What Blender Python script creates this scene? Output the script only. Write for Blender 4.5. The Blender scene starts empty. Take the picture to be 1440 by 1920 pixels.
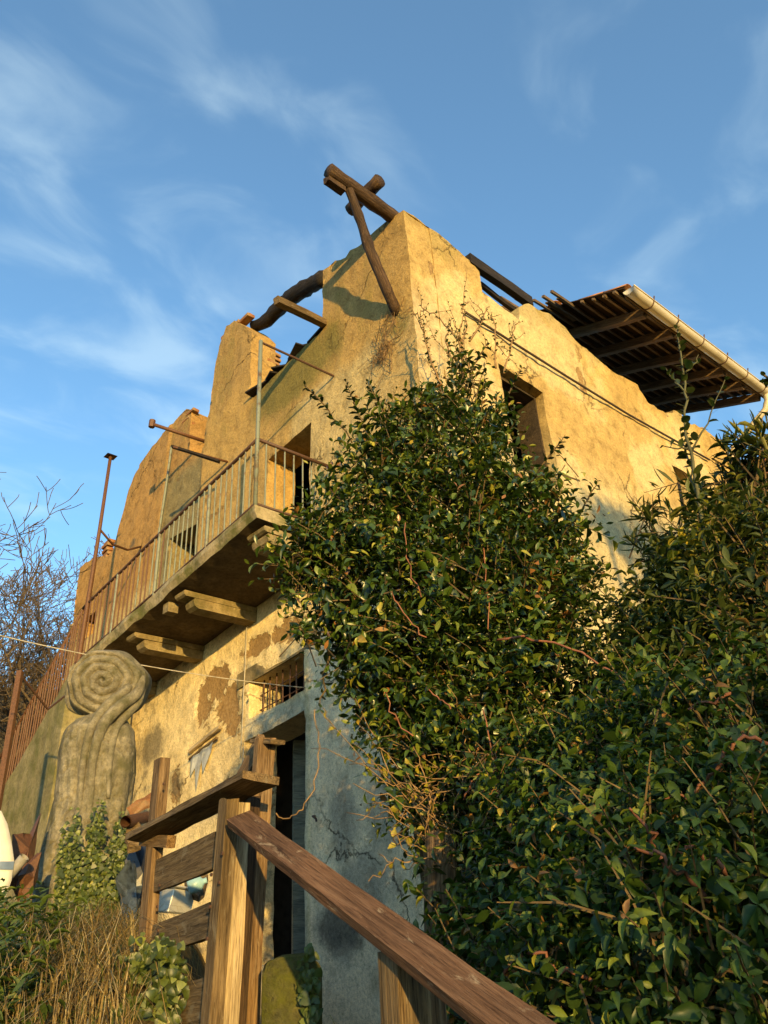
import bpy, math, random
import numpy as np
from mathutils import Vector, Matrix
random.seed(7); rng = np.random.default_rng(7)
S = bpy.context.scene; COL = S.collection

# ------------------------------------------------------------------ camera, sky, sun, exposure
cd = bpy.data.cameras.new('camera'); cam = bpy.data.objects.new('camera', cd); COL.objects.link(cam)
cd.sensor_fit = 'VERTICAL'; cd.sensor_height = 36; cd.lens = 27.0; cd.clip_start = 0.02; cd.clip_end = 3000
CR = [[0.741515, 0.286494, 0.606694], [-0.6691, 0.382629, 0.637103], [-0.049612, -0.87836, 0.475418]]
cam.matrix_world = Matrix(((CR[0][0], -CR[0][1], -CR[0][2], 0), (CR[1][0], -CR[1][1], -CR[1][2], 0),
                           (CR[2][0], -CR[2][1], -CR[2][2], 0), (0, 0, 0, 1)))
S.camera = cam
SUN = Vector((-0.465, -0.875, 0.128)).normalized()
w = bpy.data.worlds.new('World'); S.world = w; w.use_nodes = True
N = w.node_tree.nodes; L = w.node_tree.links; N.clear()
out = N.new('ShaderNodeOutputWorld'); bg = N.new('ShaderNodeBackground'); sky = N.new('ShaderNodeTexSky')
sky.sky_type = 'NISHITA'; sky.sun_disc = False
sky.sun_elevation = math.asin(SUN.z); sky.sun_rotation = math.atan2(SUN.x, SUN.y) % (2 * math.pi)
sky.altitude = 300; sky.air_density = 1.0; sky.dust_density = 0.3; sky.ozone_density = 3.0
bg.inputs['Strength'].default_value = 0.15
# thin cirrus over the clear sky
tc = N.new('ShaderNodeTexCoord'); sep = N.new('ShaderNodeSeparateXYZ'); L.new(tc.outputs['Generated'], sep.inputs[0])
zc = N.new('ShaderNodeMath'); zc.operation = 'MAXIMUM'; zc.inputs[1].default_value = 0.04; L.new(sep.outputs['Z'], zc.inputs[0])
dx = N.new('ShaderNodeMath'); dx.operation = 'DIVIDE'; L.new(sep.outputs['X'], dx.inputs[0]); L.new(zc.outputs[0], dx.inputs[1])
dy = N.new('ShaderNodeMath'); dy.operation = 'DIVIDE'; L.new(sep.outputs['Y'], dy.inputs[0]); L.new(zc.outputs[0], dy.inputs[1])
cmb = N.new('ShaderNodeCombineXYZ'); L.new(dx.outputs[0], cmb.inputs[0]); L.new(dy.outputs[0], cmb.inputs[1])
mp = N.new('ShaderNodeMapping'); mp.inputs['Rotation'].default_value = (0, 0, math.radians(-20)); mp.inputs['Scale'].default_value = (1.25, 1.6, 1)
mp.inputs['Location'].default_value = (2.1, 0.3, 0)
L.new(cmb.outputs[0], mp.inputs[0])
cn = N.new('ShaderNodeTexNoise'); cn.inputs['Scale'].default_value = 3.6; cn.inputs['Detail'].default_value = 7; cn.inputs['Roughness'].default_value = 0.5; cn.inputs['Distortion'].default_value = 0.5
L.new(mp.outputs[0], cn.inputs['Vector'])
cn2 = N.new('ShaderNodeTexNoise'); cn2.inputs['Scale'].default_value = 0.9; cn2.inputs['Detail'].default_value = 2
L.new(cmb.outputs[0], cn2.inputs['Vector'])
mul = N.new('ShaderNodeMath'); mul.operation = 'MULTIPLY'; L.new(cn.outputs[0], mul.inputs[0]); L.new(cn2.outputs[0], mul.inputs[1])
mr = N.new('ShaderNodeMapRange'); mr.interpolation_type = 'SMOOTHSTEP'; mr.inputs['From Min'].default_value = 0.21; mr.inputs['From Max'].default_value = 0.43; mr.inputs['To Min'].default_value = 0.04; mr.inputs['To Max'].default_value = 0.34
L.new(mul.outputs[0], mr.inputs['Value'])
mx = N.new('ShaderNodeMix'); mx.data_type = 'RGBA'; L.new(mr.outputs[0], mx.inputs['Factor']); L.new(sky.outputs[0], mx.inputs['A'])
mx.inputs['B'].default_value = (2.5, 2.75, 3.0, 1)
tn = N.new('ShaderNodeMix'); tn.data_type = 'RGBA'; tn.blend_type = 'MULTIPLY'; tn.inputs['Factor'].default_value = 1; tn.inputs['B'].default_value = (.89, 1.0, .95, 1); L.new(mx.outputs['Result'], tn.inputs['A'])
L.new(tn.outputs['Result'], bg.inputs['Color']); L.new(bg.outputs[0], out.inputs[0])
sl = bpy.data.lights.new('sun', 'SUN'); so = bpy.data.objects.new('sun', sl); COL.objects.link(so)
sl.energy = 2.7; sl.angle = math.radians(0.6); sl.color = (1.0, 0.65, 0.20)
so.rotation_euler = SUN.to_track_quat('Z', 'Y').to_euler()
S.view_settings.view_transform = 'Standard'; S.view_settings.look = 'None'
S.view_settings.exposure = 1.55; S.view_settings.gamma = 1; S.view_settings.use_curve_mapping = False
S.render.engine = 'CYCLES'; S.cycles.max_bounces = 6; S.cycles.use_denoising = True

# ------------------------------------------------------------------ helpers
WM = {}
def link(o, parent, M):
    COL.objects.link(o); WM[o.name] = M
    if parent is not None:
        o.parent = parent; o.matrix_basis = WM[parent.name].inverted() @ M
    else:
        o.matrix_basis = M
    return o
def tag(o, label=None, cat=None, group=None, kind=None):
    for k, v in (('label', label), ('category', cat), ('group', group), ('kind', kind)):
        if v: o[k] = v
    return o
def empty(name, loc, label, cat, group=None, kind=None):
    o = bpy.data.objects.new(name, None); o.empty_display_size = 0.1
    link(o, None, Matrix.Translation(Vector(loc))); return tag(o, label, cat, group, kind)
class MB:
    def __init__(s): s.v = []; s.f = []
    def add(s, vs, fs):
        o = len(s.v); s.v += [tuple(v) for v in vs]; s.f += [tuple(i + o for i in f) for f in fs]; return s
    def box(s, lo, hi):
        (a, b, c), (d, e, f) = lo, hi
        return s.add([(a,b,c),(d,b,c),(d,e,c),(a,e,c),(a,b,f),(d,b,f),(d,e,f),(a,e,f)],
                     [(3,2,1,0),(4,5,6,7),(0,1,5,4),(1,2,6,5),(2,3,7,6),(3,0,4,7)])
    def tube(s, pts, rad, n=8, cap=True, wob=0.0, flat=1.0):
        pts = [Vector(p) for p in pts]; m = len(pts)
        if not hasattr(rad, '__len__'): rad = [rad] * m
        up = Vector((0, 0, 1)); vs = []
        for i, p in enumerate(pts):
            t = (pts[min(i + 1, m - 1)] - pts[max(i - 1, 0)]).normalized()
            if i == 0:
                a = t.cross(up if abs(t.z) < .9 else Vector((1, 0, 0))).normalized()
            else:
                a = (a - t * a.dot(t)).normalized()
            b = t.cross(a)
            for k in range(n):
                q = 2 * math.pi * k / n; r = rad[i] * (1 + wob * (random.random() - .5))
                vs.append(p + a * math.cos(q) * r + b * math.sin(q) * r * flat)
        fs = [(i*n+k, i*n+(k+1) % n, (i+1)*n+(k+1) % n, (i+1)*n+k) for i in range(m-1) for k in range(n)]
        if cap: fs += [tuple(range(n))[::-1], tuple(range((m-1)*n, m*n))]
        return s.add(vs, fs)
    def mesh(s, name, mat, M=None, smooth=False, bevel=0):
        me = bpy.data.meshes.new(name)
        vs = s.v
        if M is not None:
            Mi = M.inverted(); vs = [Mi @ Vector(v) for v in vs]
        me.from_pydata([tuple(v) for v in vs], [], s.f); me.update()
        if mat: me.materials.append(mat)
        if bevel:
            import bmesh
            bm = bmesh.new(); bm.from_mesh(me); bmesh.ops.bevel(bm, geom=bm.edges[:], offset=bevel, segments=1, affect='EDGES', profile=.5); bm.to_mesh(me); bm.free()
        if smooth: me.polygons.foreach_set('use_smooth', [True] * len(me.polygons))
        return me
    def build(s, name, mat, parent=None, M=None, smooth=False, bevel=0):
        if M is None: M = WM[parent.name].copy() if parent is not None else Matrix()
        M = Matrix.Translation(M.to_translation()) if M is None else M
        return link(bpy.data.objects.new(name, s.mesh(name, mat, M, smooth, bevel)), parent, M)
def place(name, me, parent, M): return link(bpy.data.objects.new(name, me), parent, M)
def frame(p0, p1, nrm):
    p0 = Vector(p0); p1 = Vector(p1); x = (p1 - p0).normalized(); z = Vector(nrm); z = (z - x * z.dot(x)).normalized(); y = z.cross(x)
    M = Matrix((x, y, z)).transposed().to_4x4(); M.translation = p0; return M, (p1 - p0).length
def plank(name, p0, p1, width, thick, nrm, mat, parent=None, bevel=0.006, warp=0.004, top=0.0, rough_ends=0.012):
    """timber along p0-p1; width across, thick along nrm; slightly warped, worn edges"""
    M, ln = frame(p0, p1, nrm); n = max(4, int(ln / 0.14)); me = bpy.data.meshes.new(name); vs = []; sd = random.random() * 50
    prof = [(-.5, -.5), (-.17, -.5), (.17, -.5), (.5, -.5), (.5, .5), (.17, .5), (-.17, .5), (-.5, .5)]
    b = bevel
    for i in range(n + 1):
        xx = ln * i / n; wz = warp * math.sin(sd + xx * 3.1) ; wy = warp * .7 * math.sin(sd * 2 + xx * 4.3)
        for j, (py, pz) in enumerate(prof):
            e = (random.random() - .5) * rough_ends if i in (0, n) else 0
            c = 1 - b / width * 2 * (.4 + random.random() * .9) * (j in (0, 3, 4, 7))
            vs.append((xx + e, py * width * c + wy, pz * (thick - (b * .8 * random.random() if j in (0, 3, 4, 7) else 0.0)) + wz))
    m = 8
    fs = [(i*m+k, i*m+(k+1) % m, (i+1)*m+(k+1) % m, (i+1)*m+k) for i in range(n) for k in range(m)] + [tuple(range(m))[::-1], tuple(range(n*m, n*m+m))]
    me.from_pydata(vs, [], fs); me.materials.append(mat); me.update()
    return link(bpy.data.objects.new(name, me), parent, M)
def _h(ix, iy, iz, seed):
    n = (ix * 374761393 + iy * 668265263 + iz * 1274126177 + seed * 974711) & 0x7fffffff
    n = ((n ^ (n >> 13)) * 1274126177) & 0x7fffffff; n = (n ^ (n >> 16)) & 0xffff
    return n / 65535.0
def vnoise(x, y, z=None, seed=0):
    x = np.asarray(x, float); y = np.asarray(y, float); z = np.zeros_like(x) if z is None else np.asarray(z, float) + np.zeros_like(x)
    ix = np.floor(x).astype(np.int64); iy = np.floor(y).astype(np.int64); iz = np.floor(z).astype(np.int64)
    fx = x - ix; fy = y - iy; fz = z - iz; fx = fx*fx*(3-2*fx); fy = fy*fy*(3-2*fy); fz = fz*fz*(3-2*fz); r = 0
    for a in (0, 1):
        for b in (0, 1):
            for c in (0, 1):
                r = r + _h(ix+a, iy+b, iz+c, seed) * (fx if a else 1-fx) * (fy if b else 1-fy) * (fz if c else 1-fz)
    return r
def fbm(x, y, z=None, seed=0, o=4):
    r = 0; a = .5; f = 1; t = 0
    for i in range(o):
        r = r + a * vnoise(np.asarray(x)*f, np.asarray(y)*f, None if z is None else np.asarray(z)*f, seed+i); t += a; a *= .5; f *= 2.03
    return r / t
def sst(a, b, x): t = np.clip((np.asarray(x) - a) / (b - a), 0, 1); return t*t*(3-2*t)

# ------------------------------------------------------------------ materials
def nmat(name, rough=.8, spec=.3):
    m = bpy.data.materials.new(name); m.use_nodes = True; nt = m.node_tree; p = nt.nodes['Principled BSDF']
    p.inputs['Roughness'].default_value = rough; p.inputs['Specular IOR Level'].default_value = spec
    return m, nt.nodes, nt.links, p
def noise(Nn, Lk, vec, scale, detail=6, rough=.6, dist=0):
    t = Nn.new('ShaderNodeTexNoise'); t.inputs['Scale'].default_value = scale; t.inputs['Detail'].default_value = detail; t.inputs['Roughness'].default_value = rough; t.inputs['Distortion'].default_value = dist
    Lk.new(vec, t.inputs['Vector']); return t.outputs[0]
def ramp(Nn, Lk, fac, stops):
    r = Nn.new('ShaderNodeValToRGB'); e = r.color_ramp.elements
    while len(e) < len(stops): e.new(.5)
    for i, (p, c) in enumerate(stops): e[i].position = p; e[i].color = tuple(c) + (1,) if len(c) == 3 else c
    Lk.new(fac, r.inputs[0]); return r.outputs[0]
def mixc(Nn, Lk, fac, a, b, mode='MIX'):
    m = Nn.new('ShaderNodeMix'); m.data_type = 'RGBA'; m.blend_type = mode
    for k, v in (('Factor', fac), ('A', a), ('B', b)):
        if hasattr(v, 'is_output'): Lk.new(v, m.inputs[k])
        elif k == 'Factor': m.inputs[k].default_value = v
        else: m.inputs[k].default_value = tuple(v) + (1,)
    return m.outputs['Result']
def mth(Nn, Lk, op, a, b=0.0, c=None):
    m = Nn.new('ShaderNodeMath'); m.operation = op
    for i, v in enumerate((a, b) if c is None else (a, b, c)):
        if hasattr(v, 'is_output'): Lk.new(v, m.inputs[i])
        else: m.inputs[i].default_value = v
    return m.outputs[0]
def bump(Nn, Lk, p, h, strength=.5, dist=.01):
    b = Nn.new('ShaderNodeBump'); b.inputs['Strength'].default_value = strength; b.inputs['Distance'].default_value = dist
    Lk.new(h, b.inputs['Height']); Lk.new(b.outputs[0], p.inputs['Normal'])
def objco(Nn, Lk, scale=None, rnd=False):
    t = Nn.new('ShaderNodeTexCoord'); v = t.outputs['Object']
    if rnd:
        oi = Nn.new('ShaderNodeObjectInfo'); mu = Nn.new('ShaderNodeVectorMath'); mu.operation = 'SCALE'; mu.inputs['Scale'].default_value = 37.0
        cb = Nn.new('ShaderNodeCombineXYZ')
        for i in range(3): Lk.new(oi.outputs['Random'], cb.inputs[i])
        Lk.new(cb.outputs[0], mu.inputs[0]); ad = Nn.new('ShaderNodeVectorMath'); Lk.new(v, ad.inputs[0]); Lk.new(mu.outputs[0], ad.inputs[1]); v = ad.outputs[0]
    if scale:
        mp = Nn.new('ShaderNodeMapping'); mp.inputs['Scale'].default_value = scale; Lk.new(v, mp.inputs[0]); v = mp.outputs[0]
    return v
def plaster_mat(name, rough=1.0):
    m, n, l, p = nmat(name, .92, .12)
    v = objco(n, l)
    ta = n.new('ShaderNodeAttribute'); ta.attribute_name = 'tint'; ma = n.new('ShaderNodeAttribute'); ma.attribute_name = 'mask'
    sp = n.new('ShaderNodeSeparateColor'); l.new(ma.outputs['Color'], sp.inputs[0])
    n1 = noise(n, l, v, 5.5, 9, .66); n2 = noise(n, l, v, 34, 7, .7); n3 = noise(n, l, v, 140, 4, .7)
    def thr(ch, lo, hi, amp, nz):
        a = mth(n, l, 'SUBTRACT', nz, .5); a = mth(n, l, 'MULTIPLY_ADD', a, amp, sp.outputs[ch])
        r = n.new('ShaderNodeMapRange'); r.interpolation_type = 'SMOOTHSTEP'; r.inputs['From Min'].default_value = lo; r.inputs['From Max'].default_value = hi; l.new(a, r.inputs['Value']); return r.outputs[0]
    loss = thr(0, .44, .50, 1.5, noise(n, l, v, 7.5, 10, .72, .4)); moss = thr(1, .3, .85, 1.0, n1); grime = thr(2, .38, .72, 1.1, n1)
    c = ta.outputs['Color']
    c = mixc(n, l, 1.0, c, ramp(n, l, n1, [(.28, (.58, .56, .52)), (.5, (1, 1, 1)), (.72, (1.22, 1.2, 1.14))]), 'MULTIPLY')
    c = mixc(n, l, 1.0, c, ramp(n, l, n2, [(.3, (.66, .63, .58)), (.5, (1, 1, 1)), (.7, (1.2, 1.18, 1.12))]), 'MULTIPLY')
    c = mixc(n, l, 1.0, c, ramp(n, l, n3, [(.32, (.62, .6, .56)), (.48, (1, 1, 1)), (.68, (1.16, 1.15, 1.1))]), 'MULTIPLY')
    c = mixc(n, l, loss, c, ramp(n, l, n2, [(.3, (.20, .12, .05)), (.55, (.35, .225, .095)), (.75, (.45, .31, .16))]))
    c = mixc(n, l, mth(n, l, 'MULTIPLY', moss, .8), c, ramp(n, l, n2, [(.3, (.085, .08, .022)), (.7, (.21, .19, .055))]))
    c = mixc(n, l, mth(n, l, 'MULTIPLY', grime, .82), c, ramp(n, l, n2, [(.3, (.05, .045, .035)), (.7, (.16, .14, .10))]))
    vo = n.new('ShaderNodeTexVoronoi'); vo.feature = 'DISTANCE_TO_EDGE'; vo.inputs['Scale'].default_value = .75
    wv = n.new('ShaderNodeVectorMath'); wv.operation = 'MULTIPLY_ADD'; nv = n.new('ShaderNodeTexNoise'); nv.inputs['Scale'].default_value = 3.0; nv.inputs['Detail'].default_value = 8; nv.inputs['Roughness'].default_value = .7; l.new(v, nv.inputs['Vector'])
    l.new(nv.outputs['Color'], wv.inputs[0]); wv.inputs[1].default_value = (.45, .45, .45); l.new(v, wv.inputs[2]); l.new(wv.outputs[0], vo.inputs['Vector'])
    ck = n.new('ShaderNodeMapRange'); ck.inputs['From Min'].default_value = .002; ck.inputs['From Max'].default_value = .009; ck.inputs['To Min'].default_value = 1; ck.inputs['To Max'].default_value = 0; l.new(vo.outputs['Distance'], ck.inputs['Value'])
    gate = ramp(n, l, noise(n, l, v, 1.1, 3, .6), [(.47, (0, 0, 0)), (.6, (1, 1, 1))])
    crack = mth(n, l, 'MULTIPLY', ck.outputs[0], gate)
    c = mixc(n, l, mth(n, l, 'MULTIPLY', crack, .75), c, (.06, .045, .025))
    l.new(c, p.inputs['Base Color'])
    h = mth(n, l, 'MULTIPLY_ADD', n1, .9, mth(n, l, 'MULTIPLY_ADD', n2, .55, mth(n, l, 'MULTIPLY', n3, .25)))
    h = mth(n, l, 'MULTIPLY_ADD', loss, -.5, h); h = mth(n, l, 'MULTIPLY_ADD', crack, -.5, h)
    bump(n, l, p, h, .95 * rough, .026)
    return m
def wood_mat(name, c0, c1, c2, grain=1.0, moss=None, spec=.25, rough=.75, worn=None):
    m, n, l, p = nmat(name, rough, spec)
    g = noise(n, l, objco(n, l, (4, 70, 70), True), 1.0, 8, .68, .9); b = noise(n, l, objco(n, l, (1.3, 7, 7), True), 1.0, 6, .65, 1.2)
    f = noise(n, l, objco(n, l, (9, 240, 240), True), 1.0, 5, .7); k = noise(n, l, objco(n, l, (7, 22, 22), True), 1.0, 7, .72, .6)
    c = ramp(n, l, g, [(.30, c0), (.48, c1), (.66, c2)])
    c = mixc(n, l, 1.0, c, ramp(n, l, b, [(.32, (.5, .5, .5)), (.5, (1, 1, 1)), (.7, (1.35, 1.28, 1.18))]), 'MULTIPLY')
    c = mixc(n, l, 1.0, c, ramp(n, l, f, [(.34, (.42, .38, .36)), (.47, (1, 1, 1)), (.7, (1.2, 1.18, 1.15))]), 'MULTIPLY')
    if worn: c = mixc(n, l, ramp(n, l, k, [(.57, (0, 0, 0)), (.66, (.75, .75, .75))]), c, worn)
    if moss: c = mixc(n, l, ramp(n, l, noise(n, l, objco(n, l, None, True), 6, 8, .7), [(.5, (0, 0, 0)), (.66, (.8, .8, .8))]), c, moss)
    l.new(c, p.inputs['Base Color'])
    h = mth(n, l, 'MULTIPLY_ADD', g, 1.0, mth(n, l, 'MULTIPLY_ADD', f, .5, mth(n, l, 'MULTIPLY', k, -.4)))
    bump(n, l, p, h, .9 * grain, .006)
    return m
def stone_mat(name, c0, c1, c2, moss=None, mossamt=.5, scale=1.0, bstr=.6):
    m, n, l, p = nmat(name, .88, .2); v = objco(n, l)
    a = noise(n, l, v, 4 * scale, 9, .68); b = noise(n, l, v, 28 * scale, 7, .7); d = noise(n, l, v, 110 * scale, 3, .6)
    c = ramp(n, l, a, [(.3, c0), (.5, c1), (.7, c2)])
    c = mixc(n, l, 1.0, c, ramp(n, l, b, [(.3, (.6, .6, .58)), (.5, (1, 1, 1)), (.7, (1.22, 1.2, 1.15))]), 'MULTIPLY')
    if moss: c = mixc(n, l, ramp(n, l, noise(n, l, v, 2.6 * scale, 8, .7), [(mossamt - .08, (0, 0, 0)), (mossamt + .1, (.9, .9, .9))]), c, moss)
    l.new(c, p.inputs['Base Color'])
    bump(n, l, p, mth(n, l, 'MULTIPLY_ADD', a, 1.0, mth(n, l, 'MULTIPLY_ADD', b, .5, mth(n, l, 'MULTIPLY', d, .2))), bstr, .02)
    return m
def metal_mat(name, paint, rust, amt, metallic=.0, rough=.6):
    m, n, l, p = nmat(name, rough, .4); v = objco(n, l, None, True)
    a = noise(n, l, v, 9, 9, .7); b = noise(n, l, v, 60, 5, .7)
    rc = ramp(n, l, b, [(.3, tuple(x * .5 for x in rust)), (.6, rust), (.8, tuple(x * 1.4 for x in rust))])
    c = mixc(n, l, ramp(n, l, a, [(amt - .07, (0, 0, 0)), (amt + .07, (1, 1, 1))]), rc, paint) if paint else rc
    l.new(c, p.inputs['Base Color']); p.inputs['Metallic'].default_value = metallic
    bump(n, l, p, mth(n, l, 'MULTIPLY_ADD', a, .6, b), .5, .004); return m
def plain_mat(name, c, rough=.6, spec=.3, var=.25, scale=12):
    m, n, l, p = nmat(name, rough, spec); v = objco(n, l, None, True)
    a = noise(n, l, v, scale, 6, .65)
    l.new(ramp(n, l, a, [(.3, tuple(x * (1 - var * 1.6) for x in c)), (.5, c), (.7, tuple(min(1, x * (1 + var)) for x in c))]), p.inputs['Base Color'])
    bump(n, l, p, a, .3, .008); return m
def leaf_mat(name, stops, rough=.34, trans=.22, spec=.5):
    m, n, l, p = nmat(name, rough, spec)
    at = n.new('ShaderNodeAttribute'); at.attribute_name = 'var'
    c = ramp(n, l, at.outputs['Fac'], stops)
    c = mixc(n, l, 1.0, c, ramp(n, l, noise(n, l, objco(n, l), 55, 3, .6), [(.3, (.75, .75, .75)), (.7, (1.2, 1.2, 1.2))]), 'MULTIPLY')
    l.new(c, p.inputs['Base Color'])
    t = n.new('ShaderNodeBsdfTranslucent'); l.new(mixc(n, l, 1.0, c, (1.5, 1.7, .7), 'MULTIPLY'), t.inputs[0])
    ms = n.new('ShaderNodeMixShader'); ms.inputs[0].default_value = trans; l.new(p.outputs[0], ms.inputs[1]); l.new(t.outputs[0], ms.inputs[2])
    l.new(ms.outputs[0], n['Material Output'].inputs[0]); return m

M_pl = plaster_mat('weathered_plaster'); M_pr = plaster_mat('smooth_plaster', .85)
M_brick = stone_mat('brick_red', (.19, .085, .035), (.28, .125, .05), (.36, .20, .095), (.30, .22, .11), .56, 2.5)
M_slab = stone_mat('mossy_concrete', (.22, .18, .10), (.34, .28, .17), (.42, .36, .24), (.085, .09, .02), .49)
M_corb = stone_mat('corbel_stone', (.12, .09, .045), (.22, .17, .09), (.34, .28, .16), (.10, .085, .03), .54)
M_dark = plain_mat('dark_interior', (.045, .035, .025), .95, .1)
M_char = wood_mat('charred_timber', (.008, .006, .005), (.018, .014, .010), (.045, .034, .024), 1.6)
M_log = wood_mat('weathered_log', (.02, .012, .007), (.058, .034, .018), (.125, .078, .042), 2.0)
M_raft = wood_mat('rafter_wood', (.05, .03, .015), (.12, .075, .036), (.2, .13, .065))
M_bat = wood_mat('batten_wood', (.06, .04, .022), (.13, .088, .05), (.22, .155, .09))
M_sheet = plain_mat('shaded_underside', (.035, .022, .014), .9, .1)  # shade under the eaves is put into this dark sheet colour
M_fence = wood_mat('fence_wood', (.055, .034, .018), (.155, .098, .05), (.27, .185, .10), 1.3, None, .15, .85, (.27, .205, .12))
M_fgrey = wood_mat('grey_wood', (.05, .035, .018), (.135, .092, .046), (.22, .16, .085), 1.2, None, .2, .85, (.24, .2, .13))
M_fpale = wood_mat('pale_wood', (.24, .17, .09), (.40, .31, .18), (.52, .42, .27), 1.2)
M_rail = wood_mat('painted_wood', (.065, .036, .020), (.14, .075, .040), (.20, .115, .065), 1.0, None, .15, .8, (.36, .27, .17))
M_tile = stone_mat('roof_tile_clay', (.20, .085, .04), (.33, .15, .07), (.42, .22, .12), (.10, .09, .05), .6, 2)
M_gut = plain_mat('gutter_metal', (.50, .44, .32), .45, .5, .12, 3)
M_green = metal_mat('green_painted_iron', (.17, .195, .155), (.12, .065, .03), .42)
M_rust = metal_mat('rusty_iron', None, (.125, .055, .024), .5)
M_rustd = metal_mat('dark_rusty_iron', None, (.09, .045, .028), .5)
M_cable = plain_mat('cable_rubber', (.05, .035, .025), .7)
M_white = plain_mat('white_cable', (.40, .36, .28), .6)
M_statue = stone_mat('statue_stone', (.12, .105, .07), (.235, .21, .145), (.40, .355, .255), (.10, .095, .045), .54, 1.9, 1.3)
M_bark = stone_mat('bark', (.06, .045, .03), (.12, .09, .06), (.19, .15, .10), None, .5, 4)
M_stem = plain_mat('dry_stem', (.25, .155, .07), .8, .2, .35, 20)
M_twig = plain_mat('green_brown_twig', (.11, .075, .035), .8, .2, .35, 20)
M_reds = plain_mat('red_stem', (.22, .09, .05), .7, .2, .3, 20)

# ------------------------------------------------------------------ ground and hill
AZ_A, AZ_B = (math.atan2(q_[1], q_[0]) for q_ in ((0.544, 0.839, -0.024), (0.489, 0.872, -0.020)))
def gz(x, y):
    x = np.asarray(x, float); y = np.asarray(y, float); d = np.hypot(x, y)
    h = -1.6 + .85 * sst(1.2, 3.6, d)
    az = np.arctan2(y, x); left = sst(AZ_A, AZ_B, az)
    h = h + left * (.45 * sst(1.2, 3.6, d) + .30 * sst(2.2, 5.0, d))
    h = h + .05 * (fbm(x * .9, y * .9, None, 5) - .5)
    h = h + sst(12.5, 34, y - .15 * x) * 9.0 * (.7 + .6 * fbm(x * .06, y * .06, None, 9))
    return h
def ground():
    e = np.concatenate([np.linspace(-600, -40, 15)[:-1], np.linspace(-40, -6, 18)[:-1], np.linspace(-6, 16, 111), np.linspace(16, 60, 24)[1:], np.linspace(60, 600, 15)[1:]])
    X, Y = np.meshgrid(e, e, indexing='ij'); Z = gz(X, Y); n = len(e)
    vs = np.stack([X, Y, Z], -1).reshape(-1, 3)
    i = np.arange(n * n).reshape(n, n); f = np.stack([i[:-1, :-1], i[1:, :-1], i[1:, 1:], i[:-1, 1:]], -1).reshape(-1, 4)
    me = bpy.data.meshes.new('ground'); me.from_pydata(vs.tolist(), [], f.tolist())
    me.polygons.foreach_set('use_smooth', [True] * len(me.polygons))
    m, nn, l, p = nmat('earth', .95, .1); v = objco(nn, l)
    a = noise(nn, l, v, 1.3, 9, .7); b = noise(nn, l, v, 22, 6, .7)
    c = ramp(nn, l, a, [(.3, (.05, .045, .018)), (.5, (.10, .075, .035)), (.7, (.16, .12, .055))])
    c = mixc(nn, l, 1.0, c, ramp(nn, l, b, [(.3, (.5, .5, .5)), (.7, (1.3, 1.3, 1.3))]), 'MULTIPLY'); l.new(c, p.inputs['Base Color']); bump(nn, l, p, b, .8, .04)
    me.materials.append(m); o = bpy.data.objects.new('ground', me); link(o, None, Matrix()); o['kind'] = 'structure'
ground()

# ------------------------------------------------------------------ the house
D = 4.5656; YC = 4.178
house = empty('ruined_house', (D, YC, -.3), 'derelict two-storey yellow plaster house with rusty balcony and half its roof gone', 'house')
def pip(px, py, poly):
    ins = np.zeros(px.shape, bool); n = len(poly)
    for i in range(n):
        x1, y1 = poly[i]; x2, y2 = poly[(i + 1) % n]
        if y1 == y2: continue
        c = ((y1 > py) != (y2 > py)) & (px < (x2 - x1) * (py - y1) / (y2 - y1) + x1); ins ^= c
    return ins
def jag(poly, amp, idx, step=.09):
    """break up the listed edges of an outline like torn masonry"""
    r = []
    for i, p in enumerate(poly):
        q = poly[(i + 1) % len(poly)]; r.append(p)
        if i in idx:
            ln = math.hypot(q[0]-p[0], q[1]-p[1]); k = int(ln / step)
            for j in range(1, k):
                t = j / k; r.append((p[0]+(q[0]-p[0])*t+random.uniform(-amp, amp), p[1]+(q[1]-p[1])*t+random.uniform(-amp, amp)))
    return r
def warp(P):
    a = np.stack([fbm(P[:, 0]*1.1+s, P[:, 1]*1.1, P[:, 2]*1.1, 40 + s, 3) - .5 for s in (0, 7, 13)], -1)
    b = np.stack([fbm(P[:, 0]*5+s, P[:, 1]*5, P[:, 2]*5, 60 + s, 3) - .5 for s in (0, 7, 13)], -1)
    return P + a * .05 + b * .018
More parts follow.
